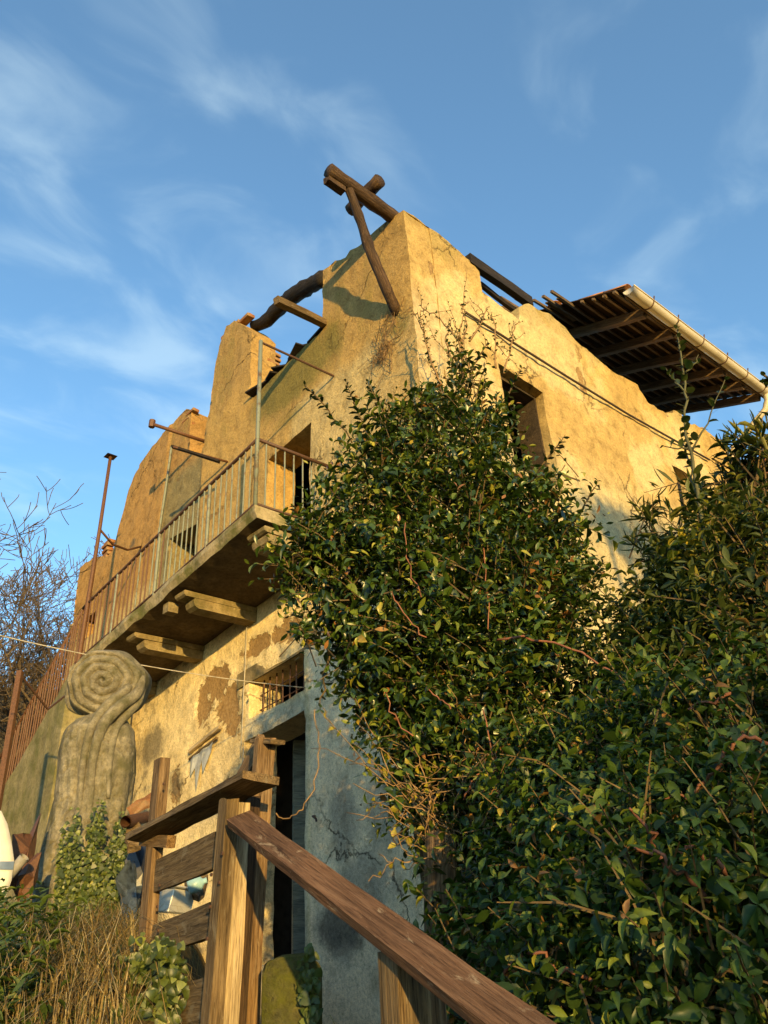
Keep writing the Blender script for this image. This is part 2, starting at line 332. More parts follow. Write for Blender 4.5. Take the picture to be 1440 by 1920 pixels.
def wall(name, poly, holes, thick, O, U, Vv, Nn, step, shade, mat, parent, skip_u=None, dispf=None, hole_depth=None):
    O, U, Vv, Nn = (np.array(a, float) for a in (O, U, Vv, Nn))
    us = [p[0] for p in poly]; vs = [p[1] for p in poly]
    gu = np.arange(min(us), max(us) + step, step); gv = np.arange(min(vs), max(vs) + step, step)
    GU, GV = np.meshgrid(gu, gv, indexing='ij'); cu = (GU[:-1, :-1] + step/2); cv = (GV[:-1, :-1] + step/2)
    ins = pip(cu, cv, poly)
    for h in holes: ins &= ~pip(cu, cv, h)
    SU, SV = GU.copy(), GV.copy(); best = np.full(GU.shape, step * .72)
    for pl in [poly] + list(holes):
        for i in range(len(pl)):
            x1, y1 = pl[i]; x2, y2 = pl[(i + 1) % len(pl)]; dx, dy = x2 - x1, y2 - y1; l2 = dx*dx + dy*dy
            if l2 == 0: continue
            t = np.clip(((GU - x1) * dx + (GV - y1) * dy) / l2, 0, 1); qx = x1 + t*dx; qy = y1 + t*dy; d = np.hypot(GU - qx, GV - qy)
            k = d < best; best[k] = d[k]; SU[k] = qx[k]; SV[k] = qy[k]
    for pl in [poly] + list(holes):
        for (x, y) in pl:
            i = int(round((x - gu[0]) / step)); j = int(round((y - gv[0]) / step))
            if 0 <= i < len(gu) and 0 <= j < len(gv): SU[i, j] = x; SV[i, j] = y
    tint, mask, disp = shade(SU, SV)
    edge = np.clip((SU - min(us)) / .12, 0, 1) if skip_u else 1
    P = O + SU[..., None]*U + SV[..., None]*Vv + (disp * edge)[..., None]*Nn
    idx = np.arange(GU.size).reshape(GU.shape)
    c = np.argwhere(ins); a, b = c[:, 0], c[:, 1]
    F = np.stack([idx[a, b], idx[a+1, b], idx[a+1, b+1], idx[a, b+1]], -1)
    if np.dot(np.cross(U, Vv), Nn) < 0: F = F[:, ::-1]
    V = P.reshape(-1, 3); T = tint.reshape(-1, 3); K = mask.reshape(-1, 3)
    verts = [V]; tints = [T]; masks = [K]; faces = [F]; cnt = len(V)
    # rim faces with their own vertices, three steps deep
    pad = np.pad(ins, 1)
    E = []
    for (di, dj, e0, e1) in ((-1, 0, (0, 1), (0, 0)), (1, 0, (1, 0), (1, 1)), (0, -1, (0, 0), (1, 0)), (0, 1, (1, 1), (0, 1))):
        nb = pad[1+di:1+di+ins.shape[0], 1+dj:1+dj+ins.shape[1]]; q = np.argwhere(ins & ~nb)
        if skip_u and di == -1: q = q[gu[q[:, 0]] > min(us) + step]
        for (i, j) in q: E.append((idx[i+e0[0], j+e0[1]], idx[i+e1[0], j+e1[1]]))
    E = np.array(E); steps = 4
    used = np.unique(E); mp = {int(k): i for i, k in enumerate(used)}
    for s in range(steps + 1):
        Q = V[used] - Nn * thick * s / steps
        if 0 < s: Q = Q + (np.stack([vnoise(Q[:, 0]*9+k, Q[:, 1]*9, Q[:, 2]*9, 90+k) - .5 for k in (0, 3, 5)], -1)) * .016
        verts.append(Q); tints.append(T[used] * (1.0 if s < 1 else .95)); masks.append(K[used])
    R = []; m = len(used)
    for s in range(steps):
        for (p, q) in E:
            A_, B_ = mp[int(p)] + cnt + s*m, mp[int(q)] + cnt + s*m
            R.append((A_, A_ + m, B_ + m, B_))
    R = np.array(R)
    if np.dot(np.cross(U, Vv), Nn) < 0: R = R[:, ::-1]
    faces.append(R[:, ::-1]); cnt2 = cnt + (steps + 1) * m
    verts.append(V - Nn * (thick + (disp * edge).reshape(-1)[:, None])); tints.append(T * .8); masks.append(K * 0)
    faces.append(F[:, ::-1] + cnt2)
    V = np.concatenate(verts); T = np.concatenate(tints); K = np.concatenate(masks); F = np.concatenate(faces)
    u, inv = np.unique(F, return_inverse=True); V = V[u]; T = T[u]; K = K[u]; F = inv.reshape(F.shape)
    V = warp(V)
    Mx = WM[parent.name]; V = V - np.array(Mx.translation)
    me = bpy.data.meshes.new(name); me.from_pydata(V.tolist(), [], F.tolist()); me.materials.append(mat)
    for nm, arr in (('tint', T), ('mask', K)):
        at = me.attributes.new(nm, 'FLOAT_COLOR', 'POINT'); at.data.foreach_set('color', np.concatenate([np.clip(arr, 0, 1), np.ones((len(arr), 1))], 1).astype(np.float32).ravel())
    me.polygons.foreach_set('use_smooth', np.arange(len(F)) < len(faces[0])); me.update()
    return link(bpy.data.objects.new(name, me), parent, Mx.copy())
def lerp(a, b, t): t = np.asarray(t)[..., None]; return a * (1 - t) + np.array(b) * t
def blob(y, z, cy, cz, ry, rz): return np.exp(-(((y-cy)/ry)**2 + ((z-cz)/rz)**2))

LP = [(YC, -.9), (YC, 7.285), (4.376, 7.318), (4.495, 7.361), (4.647, 7.377), (4.804, 7.367), (4.983, 7.391), (5.154, 7.461), (5.230, 7.403), (5.439, 7.528), (5.681, 7.544), (5.709, 7.202), (5.717, 6.801), (5.700, 6.570),
      (6.095, 6.536), (6.676, 6.474), (7.302, 6.435), (7.340, 7.080), (7.346, 7.653), (7.498, 7.860), (7.844, 8.230), (8.091, 8.298), (8.280, 8.022), (8.365, 7.637), (8.394, 7.050), (8.465, 6.607), (8.487, 6.281), (8.614, 6.217), (8.981, 6.424),
      (9.053, 6.929), (9.084, 7.270), (9.252, 7.398), (9.590, 7.370), (9.842, 7.300), (10.282, 7.218), (10.680, 7.040), (10.875, 6.872), (11.043, 6.586), (11.098, 6.405), (11.245, 6.124), (11.296, 5.708), (11.500, 5.650), (12.084, 5.872), (12.490, 5.913), (12.704, 5.879), (12.706, 5.612), (12.686, 5.223), (12.672, 4.732), (12.622, 4.157), (12.9, 3.3), (12.9, -.9)]
DOOR = [(6.075, -.25), (7.15, -.25), (7.15, 1.80), (6.075, 1.915)]
TRAN = [(6.065, 2.11), (7.06, 2.02), (7.08, 2.44), (6.065, 2.545)]
UPD = [(5.97, 3.5), (6.85, 3.4), (6.85, 5.23), (5.97, 5.31)]
W1 = [(8.64, 4.36), (9.36, 4.32), (9.40, 5.14), (8.64, 5.08)]
W2 = [(11.68, 4.38), (12.10, 4.36), (12.2, 4.76), (11.68, 4.77)]
def shadeL(y, z):
    n1 = fbm(y*1.3, z*1.3, None, 1, 5); n2 = fbm(y*4, z*4, None, 2, 4); n3 = fbm(y*2.6, z*2.6, None, 8, 5); st = fbm(y*7, z*.55, None, 3, 4)
    t = np.zeros(y.shape + (3,)) + np.array((.44, .295, .108))
    t = lerp(t, (.39, .235, .085), sst(8.2, 9.0, y + (n1-.5)*.8) * sst(3.6, 4.6, z))
    t = lerp(t, (.30, .19, .075), sst(6.2, 7.6, z + (n1-.5)*2.5) * .35)
    t = lerp(t, (.50, .39, .19), sst(6.45, 6.2, y + (n2-.5)*.35) * sst(5.85, 5.65, z + (n2-.5)*.3) * (1 - .55 * sst(5.0, 4.4, y)))
    t = lerp(t, (.49, .38, .18), sst(4.75, 4.35, z + (n1-.5)*.5) * .9)
    t = lerp(t, (.23, .20, .105), sst(8.52, 8.58, y) * sst(9.72, 9.66, y) * sst(6.3, 6.0, z + (n1-.5)*.5 - (y-8.5)*.15) * sst(4.2, 4.6, z) * .9)
    low = sst(3.35, 3.1, z)
    t = lerp(t, (.82, .67, .38), low * (.85 + .15 * n1))
    t = lerp(t, (.58, .45, .23), low * sst(.54, .66, fbm(y*2.2, z*1.4, None, 21, 5)) * .6)
    bl = sst(6.02, 6.0, y) * sst(2.75, 2.5, z + (n2-.5)*.4)
    t = lerp(t, (.88, .71, .46), bl * .96)
    t = lerp(t, (.43, .42, .34), sst(6.0, 6.1, y) * sst(7.2, 7.0, y) * sst(2.1, 2.0, z) * .7)
    damp = np.maximum.reduce([blob(y, z, *(5.555, 0.834), .22, .42), blob(y, z, *(5.231, 0.309), .5, .35) * .9, blob(y, z, *(5.582, 0.093), .35, .35), blob(y, z, *(5.009, 0.688), .25, .5)*.7])
    t = lerp(t, (.23, .22, .185), bl * sst(.3, .75, damp + (n2-.5)*.9) * .62)
    loss = np.maximum.reduce([blob(y, z, *(7.860, 2.597), .35, .17), blob(y, z, *(7.460, 2.228), .22, .33), blob(y, z, *(8.052, 2.389), .16, .25), blob(y, z, *(6.330, 2.829), .45, .2), blob(y, z, *(6.982, 2.806), .35, .14),
        blob(y, z, *(8.574, 1.539), .18, .4) * .8, blob(y, z, *(7.387, 1.366), .2, .3) * .7, blob(y, z, *(6.869, 5.165), .12, .3)*.5, blob(y, z, *(8.114, 4.983), .5, .1)*.6]) * .95
    loss = np.maximum(loss, .28 * sst(8.3, 9.2, y) * sst(4.5, 5.2, z))
    moss = np.maximum.reduce([blob(y, z, *(6.377, 6.243), 1.0, .5) * 1.25, blob(y, z, *(5.560, 6.261), .3, .5) * .9, blob(y, z, *(4.751, 6.680), .5, .6) * .45, blob(y, z, *(8.065, 7.346), .3, .5) * .55, blob(y, z, *(6.425, 5.647), .5, .25) * .6, sst(.5, .7, st) * sst(4.8, 6.4, z) * .5, blob(y, z, *(4.421, 5.712), .25, .25) * .7, blob(y, z, *(7.825, 6.255), .4, .5)*.4])
    grime = np.maximum.reduce([sst(.9, -.3, z) * (y < 6.02) * .4, sst(8.4, 8.9, y) * low * (.35 + .3 * n1), blob(y, z, *(9.283, 2.156), .6, .4) * .8, blob(y, z, *(8.584, 1.600), .3, .25) * .7, blob(y, z, *(5.585, 0.015), .5, .3) * .8, blob(y, z, *(10.564, 5.516), .2, .15) * .7, sst(.55, .75, st) * .25])
    loss = loss * np.clip(.55 + 1.0*(n3-.2), .3, 1.15) + .22 * low * sst(.5, .66, n3)
    disp = (n2 - .5) * .016 + (n1 - .5) * .02 - sst(.42, .55, loss + (n2-.5)*.6) * .018
    disp = disp + .03 * sst(9.69, 9.66, y) * sst(8.53, 8.56, y) * sst(4.2, 4.6, z) * -1.0
    # flat render bands round the doorway and the barred opening
    band = np.maximum(((y > 5.93) & (y < 7.2) & (z > 1.86) & (z < 2.72)), 0) * .018
    disp = disp + band
    return t, np.stack([loss, moss, grime], -1), disp
facade = wall('facade_wall', jag(LP, .018, list(range(1, 16)) + list(range(17, 47)), .11), [DOOR, TRAN, UPD, W1, W2], .42, (D, 0, 0), (0, 1, 0), (0, 0, 1), (-1, 0, 0), .04, shadeL, M_pl, house, skip_u=True)

RP = [(D, -.9), (12.5, -.9), (12.5, 7.3), (12.049, 7.257), (11.645, 7.287), (11.099, 7.139), (10.850, 7.245), (10.300, 6.957), (9.772, 6.914), (9.638, 7.004), (9.511, 7.148), (8.822, 7.062), (8.422, 7.106), (7.939, 7.163), (7.699, 7.304), (7.517, 7.317), (7.337, 7.330), (7.083, 7.257), (6.875, 7.258), (6.655, 7.069), (6.595, 6.786), (6.220, 6.817), (5.879, 6.841), (5.853, 7.167), (5.687, 7.250), (5.515, 7.270), (5.355, 7.288), (5.175, 7.343), (4.943, 7.302), (4.725, 7.330), (D, 7.285)]
WIN = [(5.99, 4.35), (6.83, 4.35), (6.83, 5.735), (5.99, 5.765)]
WR2 = [(10.0, 5.2), (10.5, 5.2), (10.55, 5.9), (10.0, 5.9)]
def shadeR(x, z):
    n1 = fbm(x*1.1, z*1.1, None, 11, 5); n2 = fbm(x*4, z*4, None, 12, 4); st = fbm(x*7, z*.5, None, 13, 4)
    t = np.zeros(x.shape + (3,)) + np.array((.50, .365, .15))
    t = lerp(t, (.57, .455, .245), sst(.48, .62, n1) * .8)
    t = lerp(t, (.36, .24, .09), sst(.56, .4, n1) * .45)
    t = lerp(t, (.52, .42, .25), sst(5.4, 5.1, x + (n2-.5)*.4) * sst(6.4, 5.8, z) * .8)
    t = lerp(t, (.44, .41, .27), sst(5.2, 4.4, z + (n1-.5)*.8) * .6)
    loss = np.maximum.reduce([blob(x, z, *(7.869, 6.446), .16, .3) * .62, blob(x, z, *(4.941, 6.637), .08, .16)*.6, blob(x, z, *(7.918, 6.958), .14, .3)*.5, .22 * sst(.5, .7, n2)])
    moss = np.maximum.reduce([sst(.46, .74, st) * sst(6.2, 7.1, z + (n1-.5)*1.8) * .45, sst(6.75, 7.25, z + (n1-.5)*.9) * .55, blob(x, z, *(5.187, 7.063), .6, .35) * .55, blob(x, z, *(7.331, 6.832), .5, .3) * .5])
    grime = np.maximum.reduce([sst(.6, .8, st) * sst(5.9, 7.2, z) * .4, sst(6.9, 7.4, z + (n1-.5)*.8) * .35, sst(2.2, .6, z) * .6])
    n4 = fbm((x+z*.8)*2.2, (z-x*.8)*7, None, 17, 4); disp = (n2 - .5) * .014 + (n1 - .5) * .026 - .014 * sst(.48, .52, n1) + (n4-.5)*.03
    return t, np.stack([loss, moss, grime], -1), disp
wall('side_wall', jag(RP, .02, list(range(2, len(RP)-1)), .12), [WIN, WR2], .42, (0, YC, 0), (1, 0, 0), (0, 0, 1), (0, -1, 0), .04, shadeR, M_pr, house, skip_u=True)
b = MB(); b.box((D+.5, 12.5, -.9), (12.5, 12.9, 4.9)); b.box((12.1, YC+.45, -.9), (12.45, 12.45, 6.9)); b.build('rear_wall', M_pl, house)
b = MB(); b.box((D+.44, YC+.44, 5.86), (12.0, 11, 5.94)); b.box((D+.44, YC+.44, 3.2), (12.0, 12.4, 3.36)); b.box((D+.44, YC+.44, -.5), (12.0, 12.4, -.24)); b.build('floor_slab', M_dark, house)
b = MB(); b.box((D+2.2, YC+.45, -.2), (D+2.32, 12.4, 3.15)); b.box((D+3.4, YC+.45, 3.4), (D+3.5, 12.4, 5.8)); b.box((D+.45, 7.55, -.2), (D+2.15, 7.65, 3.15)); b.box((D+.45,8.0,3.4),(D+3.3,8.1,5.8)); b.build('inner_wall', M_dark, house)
# pieces of masonry showing at the broken tops: bricks bedded in courses
bm_ = MB(); bm_.box((-.125, -.06, -.03), (.125, .06, .03)); brick_me = [bm_.mesh('brick', M_brick, None, False, .006)]
def brick(x, y, z, rz=0.0, tilt=0.0, s=1.0):
    M = Matrix.Translation((x, y, z)) @ Matrix.Rotation(rz, 4, 'Z') @ Matrix.Rotation(tilt, 4, 'X') @ Matrix.Diagonal((s, s, s, 1))
    return place('brick', brick_me[0], house, M)
cy, cz = (7.844, 8.230)
for i in range(3): brick(D+.085, cy - .2 + i*.26, cz - .012 - .05*abs(i-1.3), math.pi/2, random.uniform(-.08, .08), .95)
for i in range(2): brick(D+.17, cy - .1 + i*.25, cz + .045, math.pi/2, random.uniform(-.1, .1), .9)
for i in range(10): brick(D+.40+random.uniform(-.05,.03), (7.326, 7.071)[0] + .085 + random.uniform(-.02, .015), (7.295, 6.540)[1] + .12 + i*.092, random.uniform(-.08, .08), random.uniform(-.05, .05), .85)
sy, sz_ = (9.084, 7.270)
for i in range(9): brick(D+.21+random.uniform(-.05,.05), sy + .05 + random.uniform(-.008, .012), sz_ - .12 - i*.115, random.uniform(-.06,.06), random.uniform(-.05, .05), .95)
brick(D+.085, sy + .03, sz_ - .01, math.pi/2, .1, .9); brick(D+.09, sy + .16, sz_ - .09, math.pi/2, .25, .9)
ly, lz = (11.811, 5.808)
for i in range(5): brick(D+.1+random.uniform(-.02,.02), ly - .02*(i % 2), lz - .06 + i*.078, math.pi/2 + random.uniform(-.1, .1), random.uniform(-.06,.06), 1.0)
for (u_, v_) in ((4.376, 7.318), (4.806, 7.341), (5.156, 7.417), (5.526, 7.524)):
    brick(D+.16, u_, v_ - .012, math.pi/2 + random.uniform(-.2, .2), random.uniform(-.15, .15))
for (u_, v_) in ((4.815, 7.352), (5.223, 7.359), (5.521, 7.311), (7.523, 7.340), (8.166, 7.138), (9.542, 7.030), (9.962, 6.919)):
    brick(u_, YC+.16, v_ - .012, random.uniform(-.2, .2), random.uniform(-.15, .15))
# loose tile debris along the low parapet
for k in range(8):
    t = k / 7.0; p0 = np.array((5.873, 6.543)); p1 = np.array((7.175, 6.467)); q = p0 + (p1 - p0) * t
    b = MB(); b.box((-.1, -.14, -.012), (.1, .14, .012))
    M = Matrix.Translation((D+.07+random.uniform(-.05,.05), q[0], q[1]+.022)) @ Matrix.Rotation(random.uniform(-.5,.5), 4, 'Z') @ Matrix.Rotation(random.uniform(-.25, .25), 4, 'X')
    place('roof_tile', b.mesh('roof_tile', M_char), house, M)
M_rub = stone_mat('rubble_stone', (.20, .14, .07), (.33, .25, .13), (.44, .35, .2), (.14, .13, .05), .6, 3)
rub = []
for k in range(4):
    q = MB(); q.box((-.1, -.08, -.05), (.1, .08, .05)); q.v = [tuple(c_ * random.uniform(.7, 1.15) for c_ in v_) for v_ in q.v]; rub.append(q.mesh('stone', M_rub, None, False, .018))
def rubble(P0, P1, fn, step=.16):
    ln = math.hypot(P1[0]-P0[0], P1[1]-P0[1]); k = max(1, int(ln/step))
    for i in range(k):
        t = (i + random.uniform(.2, .8))/k
        if random.random() < .3: continue
        x, y, z = fn(P0[0]+(P1[0]-P0[0])*t, P0[1]+(P1[1]-P0[1])*t); sc = random.uniform(.55, 1.0)
        place('stone', random.choice(rub), house, Matrix.Translation((x, y, z)) @ Matrix.Rotation(random.uniform(0, 6.28), 4, 'Z') @ Matrix.Rotation(random.uniform(-.3, .3), 4, 'X') @ Matrix.Diagonal((sc, sc, sc, 1)))
fl = lambda u_, v_: (D + random.uniform(.07, .22), u_, v_ + random.uniform(-.035, .005)); fr = lambda u_, v_: (u_, YC + random.uniform(.07, .22), v_ + random.uniform(-.035, .005))
for a_, b_ in zip(LP[1:10], LP[2:11]): rubble(a_, b_, fl)
for a_, b_ in zip(LP[34:47], LP[35:48]): rubble(a_, b_, fl)
for a_, b_ in zip(RP[3:18], RP[4:19]): rubble(a_, b_, fr)
for a_, b_ in zip(RP[24:30], RP[25:31]): rubble(a_, b_, fr)
# timbers sticking out of the walls
def log(name, pts, r, mat, parent, n=10, wob=.12):
    M, ln = frame(pts[0], pts[-1], (0, 0, 1) if abs((Vector(pts[-1])-Vector(pts[0])).normalized().z) < .9 else (1, 0, 0))
    P = [Vector(p) for p in pts]; Q = []; rr = []
    if not hasattr(r, '__len__'): r = [r] * len(P)
    for i in range(len(P) - 1):
        k = max(3, int((P[i+1]-P[i]).length / .09))
        for j in range(k): Q.append(P[i].lerp(P[i+1], j / k)); rr.append((r[i] + (r[i+1]-r[i]) * j / k) * random.uniform(.93, 1.07))
    Q.append(P[-1]); rr.append(r[-1]); b = MB(); b.tube(Q, rr, n, True, wob)
    return b.build(name, mat, parent, M, True)
log('beam', [(D+.35, 4.38, 7.37), (D-.3, 4.37, 7.36), (3.60, 4.36, 7.36)], [.088, .085, .08], M_log, house)
plank('beam_cleat', (3.60, 4.40, 7.25), (3.84, 4.40, 7.25), .10, .09, (0, 0, 1), M_log, house)
log('beam', [(4.22, 4.72, 7.52), (4.20, 4.17, 7.50)], .08, M_log, house)
log('brace', [(D+.05, *(4.440, 5.894)), (4.42, *(4.420, 4.393, 6.106)[1:]), (4.2, *(4.200, 4.396, 6.567)[1:]), (4.05, *(4.050, 4.388, 6.997)[1:]), (3.9, 4.37, 7.30)], [.06, .062, .062, .056, .05], M_log, house)
log('charred_beam', [(4.820, 7.672, 8.126), (4.820, 7.355, 8.007), (4.820, 6.949, 8.045), (4.820, 6.496, 7.961), (4.820, 5.954, 7.791)], [.085, .10, .11, .115, .11], M_char, house, 12, .25)
plank('strut', (D+.1, *(5.698, 6.647)), (3.750, 5.536, 6.413), .10, .09, (0, 0, 1), M_fgrey, house)
plank('lintel_plank', (5.697, 4.200, 7.283), (6.968, 4.220, 7.335), .10, .16, (0, 0, 1), M_char, house)
plank('lintel_plank', (6.074, 4.350, 7.214), (6.990, 4.350, 7.165), .06, .07, (0, 0, 1), M_char, house)
plank('lintel_plank', (D-.012, 5.86, 2.62), (D-.012, 7.3, 2.50), .03, .17, (0, 0, 1), M_corb, house)
# balcony
def by(y): return 3.625 - .128 * (y - 5.55)
b = MB(); ys = np.linspace(5.50, 9.62, 26)
for k, y in enumerate(ys):
    z = by(y); e = random.uniform(-.012, .012)
    b.v += [(3.53+e, y, z), (D-.01, y, z+.0), (D-.01, y, z-.15), (3.56+e, y, z-.13+random.uniform(-.015,.015)), (3.53+e*2, y, z-.06)]
for k in range(25):
    for j in range(5):
        a, c = k*5+j, k*5+(j+1) % 5; b.f.append((a, c, c+5, a+5))
b.f += [(4,3,2,1,0), tuple(range(125, 130))]
slab = b.build('balcony_slab', M_slab, house)
M_soff = stone_mat('grimy_shaded_soffit', (.05, .035, .018), (.095, .068, .036), (.15, .11, .06), None, .5, .8, .5)  # grimy brown, with the shade under the slab mixed into the colour
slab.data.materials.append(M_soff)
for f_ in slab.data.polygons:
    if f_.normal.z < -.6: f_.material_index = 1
def corbel(y, l1, l2, wd=.2):
    z = by(y) - .145
    for (x0, x1, z0, z1, ww) in ((D-.0-l1, D, z-.06, z, wd), (D-l2, D, z-.17, z-.063, wd*.9)):
        pts = []; b = MB(); n = 8; r = (z1-z0)
        prof = [(x1, z1), (x0 + .01, z1), (x0, z1 - r*.3), (x0 + r*.15, z0 + r*.25), (x0 + r*.6, z0), (x1, z0)]
        for s in (-1, 1): b.v += [(px, y + s*ww/2 + random.uniform(-.006, .006), pz) for px, pz in prof]
        m = len(prof); b.f += [tuple(range(m)), tuple(range(m, 2*m))[::-1]] + [(i, i+m, (i+1) % m+m, (i+1) % m) for i in range(m)]
        b.build('corbel', M_corb, slab)
corbel(7.08, .93, .80); corbel(8.2, .93, .80); corbel(5.68, .90, .85, .3); corbel(9.4, .9, .7)
b = MB(); b.box((3.62, 7.28, 3.13), (3.74, 7.40, 3.24)); b.build('drip_block', M_corb, slab)
# balcony railing
railing = MB(); 
for zz, r in ((.80, .020), (.05, .014)):
    railing.tube([(3.57, y, by(y)+zz+.006*math.sin(y*5)) for y in np.linspace(5.55, 9.60, 20)], r, 6)
    railing.tube([(3.57, 5.55, by(5.55)+zz), (D, 5.52, by(5.55)+zz)], r, 6)
railing = railing.build('railing', M_rustd, house, None, True)
bal_g = MB().tube([(0, 0, 0), (0, 0, .76)], .0085, 6).mesh('baluster', M_green); bal_r = MB().tube([(0, 0, 0), (0, 0, .76)], .0085, 6).mesh('baluster', M_rust)
for k, y in enumerate(np.arange(5.66, 9.58, .112)):
    me = bal_g if y < 7.4 or (y < 8.2 and k % 3 == 0) else bal_r
    place('baluster', me, railing, Matrix.Translation((3.57, y, by(y)+.04)) @ Matrix.Rotation(random.uniform(-.02, .02), 4, 'X'))
for x in np.arange(3.68, D-.05, .115): place('baluster', bal_g, railing, Matrix.Translation((x, 5.55, by(5.55)+.04)))
for y in (6.45, 7.55, 8.6): MB().tube([(3.57, y, by(y)-.02), (3.57, y, by(y)+.81)], .02, 6).build('post', M_green, railing)
MB().tube([(3.57, 5.55, by(5.55)-.05), (3.57, 5.55, 5.72)], .022, 8).build('post', M_green, railing, None, True)
MB().tube([(3.57, 5.55, 5.70), (3.95, 5.545, 5.71), (D+.05, 5.52, 5.71)], .014, 6).build('tie_rod', M_rustd, railing)
MB().tube([(3.57, 9.40, 6.17), (3.57, 9.42, 5.0), (3.56, 9.47, 3.15), (3.56, 9.55, 2.6)], [.024, .026, .036, .036], 8).build('post', M_rust, railing, None, True)
b = MB(); c = Vector((3.57, 9.40, 6.17)); b.add([c+Vector(v) for v in ((-.075, -.075, 0), (.075, -.075, 0), (.075, .075, 0), (-.075, .075, 0), (0, 0, .05))], [(3,2,1,0), (0,1,4), (1,2,4), (2,3,4), (3,0,4)]); b.build('post_cap', M_rustd, railing)
MB().tube([(3.57, 9.42, 5.0), (3.85, 9.6, 4.92), (4.2, 9.9, 5.05), (D, 10.25, 5.35)], .017, 6).build('tie_rod', M_rust, railing, None, True)
# awning irons left in the wall
MB().tube([(4.620, 8.532, 6.392), (3.850, 8.697, 6.464)], .026, 8).build('iron_bracket', M_rust, house, None, True)
b = MB(); b.tube([Vector((3.850, 8.749, 6.567)), Vector((3.850, 8.758, 6.452))], .045, 6); b.build('iron_bracket', M_rust, house)
MB().tube([(4.620, 7.808, 5.670), (3.850, 8.007, 5.723)], .016, 8).build('iron_bracket', M_rust, house, None, True)
plank('strut', (4.300, 7.578, 5.457), (3.860, 8.075, 5.763), .07, .03, (0, 0, 1), M_char, house)
MB().tube([(D-.03, *(9.495, 6.787)), (D-.03, *(9.560, 5.977)), (D-.03, *(9.642, 5.239))], .018, 6).build('drain_pipe', M_green, house)
# barred opening over the door
gr = MB(); 
for zf in (.3, .68): gr.tube([(D+.13, 6.06, 2.11+.43*zf), (D+.13, 7.08, 2.02+.42*zf)], .007, 5)
gr = gr.build('window_grille', M_rust, house)
bar_me = MB().tube([(0, 0, -.02), (0, 0, .46)], .0095, 6).mesh('bar', M_rust)
for k in range(8): place('bar', bar_me, gr, Matrix.Translation((D+.13, 6.15+k*.122, 2.1-.010*k)) @ Matrix.Rotation(random.uniform(-.03,.03), 4, 'X'))
# old plank door standing half open in the dark opening, with latch
M_door = wood_mat('door_paint', (.10, .11, .085), (.17, .18, .14), (.24, .24, .18))
dr = plank('door', (D+.50, 6.95, .82), (D+1.3, 6.62, .82), 2.05, .05, (.4, .9, 0), M_door, house)
MB().tube([(D+.47, 6.98, .62), (D+.42, 6.93, .62), (D+.42, 6.93, .68)], .012, 6).build('latch', M_gut, dr)
# hooks, cable runs and torn shutter on the wall
MB().tube([(D-.0, *(5.934, 0.924)), (D-.06, *(5.887, 0.914)), (D-.07, *(5.825, 0.884)), (D-.07, *(5.818, 0.861))], .010, 6).build('wall_hook', M_rustd, house)
b = MB(); b.tube([(D-.03, *(7.141, 3.137)), (D-.03, *(7.142, 2.635)), (D-.035, *(7.144, 2.335)), (D-.03, *(7.149, 1.932)), (D-.03, *(7.162, 1.656))], .0065, 6); b.build('wall_cable', M_white, house, None, True)
b = MB(); b.tube([(D-.02, *(7.128, 1.760)), (D-.02, *(7.143, 1.226)), (D-.02, *(7.137, 0.722))], .006, 6); b.build('wall_cable', M_white, house, None, True)
MB().tube([(5.426, 4.150, 6.213), (5.962, 4.140, 6.208), (7.360, 4.140, 6.242), (8.913, 4.140, 6.299), (11.389, 4.140, 6.497)], .017, 6).build('wall_cable', M_cable, house, None, True)
plank('shutter_slat', (D-.05, *(8.233, 1.902)), (D-.05, *(7.576, 2.046)), .05, .035, (-1, 0, .2), M_fpale, house)
plank('shutter_slat', (D-.045, *(8.220, 1.810)), (D-.045, *(7.633, 1.940)), .035, .03, (-1, 0, .2), M_fgrey, house)
M_plast = plain_mat('torn_plastic', (.35, .37, .38), .35, .5)
b = MB(); pts = [(8.200, 1.836), (8.104, 1.831), (8.012, 1.851), (7.898, 1.872), (7.809, 1.897), (7.697, 1.911), (7.755, 1.817), (7.869, 1.617), (7.955, 1.764), (7.997, 1.444), (8.087, 1.699), (8.148, 1.621)]
nn_ = len(pts)
b.v = [(D-.045-.02*(i % 2), p[0], p[1]) for i, p in enumerate(pts)] + [(D-.040-.02*(i % 2), p[0], p[1]) for i, p in enumerate(pts)]
b.f = [(0,1,11), (1,10,11), (1,2,10), (2,9,10), (2,8,9), (2,3,8), (3,4,8), (4,7,8), (4,6,7), (4,5,6)]; b.f += [tuple(i+nn_ for i in f[::-1]) for f in b.f]
b.build('torn_sheet', M_plast, house)
# window frame in the side wall
M_fdark = wood_mat('dark_frame_wood', (.02, .015, .010), (.05, .036, .022), (.09, .065, .04))
b = MB(); b.box((6.795, YC+.13, 4.3), (6.85, YC+.44, 5.80)); b.build('window_frame', M_fdark, house)
b = MB(); b.box((5.97, YC+.13, 5.70), (6.793, YC+.44, 5.79)); b.build('window_frame', M_fdark, house)
# roof over the far half: rafters, battens, tiles and gutter
def rz_(x): return 7.43 + .088 * (x - 8.0)
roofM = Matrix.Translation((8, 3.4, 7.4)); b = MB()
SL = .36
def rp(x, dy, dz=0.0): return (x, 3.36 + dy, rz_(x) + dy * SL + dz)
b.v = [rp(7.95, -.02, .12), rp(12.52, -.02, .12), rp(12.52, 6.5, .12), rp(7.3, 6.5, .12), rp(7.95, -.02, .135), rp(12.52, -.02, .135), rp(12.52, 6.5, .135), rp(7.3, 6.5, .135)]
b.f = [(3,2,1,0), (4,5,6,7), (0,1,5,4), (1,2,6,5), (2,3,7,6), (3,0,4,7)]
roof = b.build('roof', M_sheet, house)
for x in (8.55, 9.35, 10.2, 11.05, 11.75, 12.42): plank('rafter', rp(x, .02, -.015), rp(x, 3.2, -.015), .11, .13, (0, -SL, 1), M_raft, roof, .01, .008)
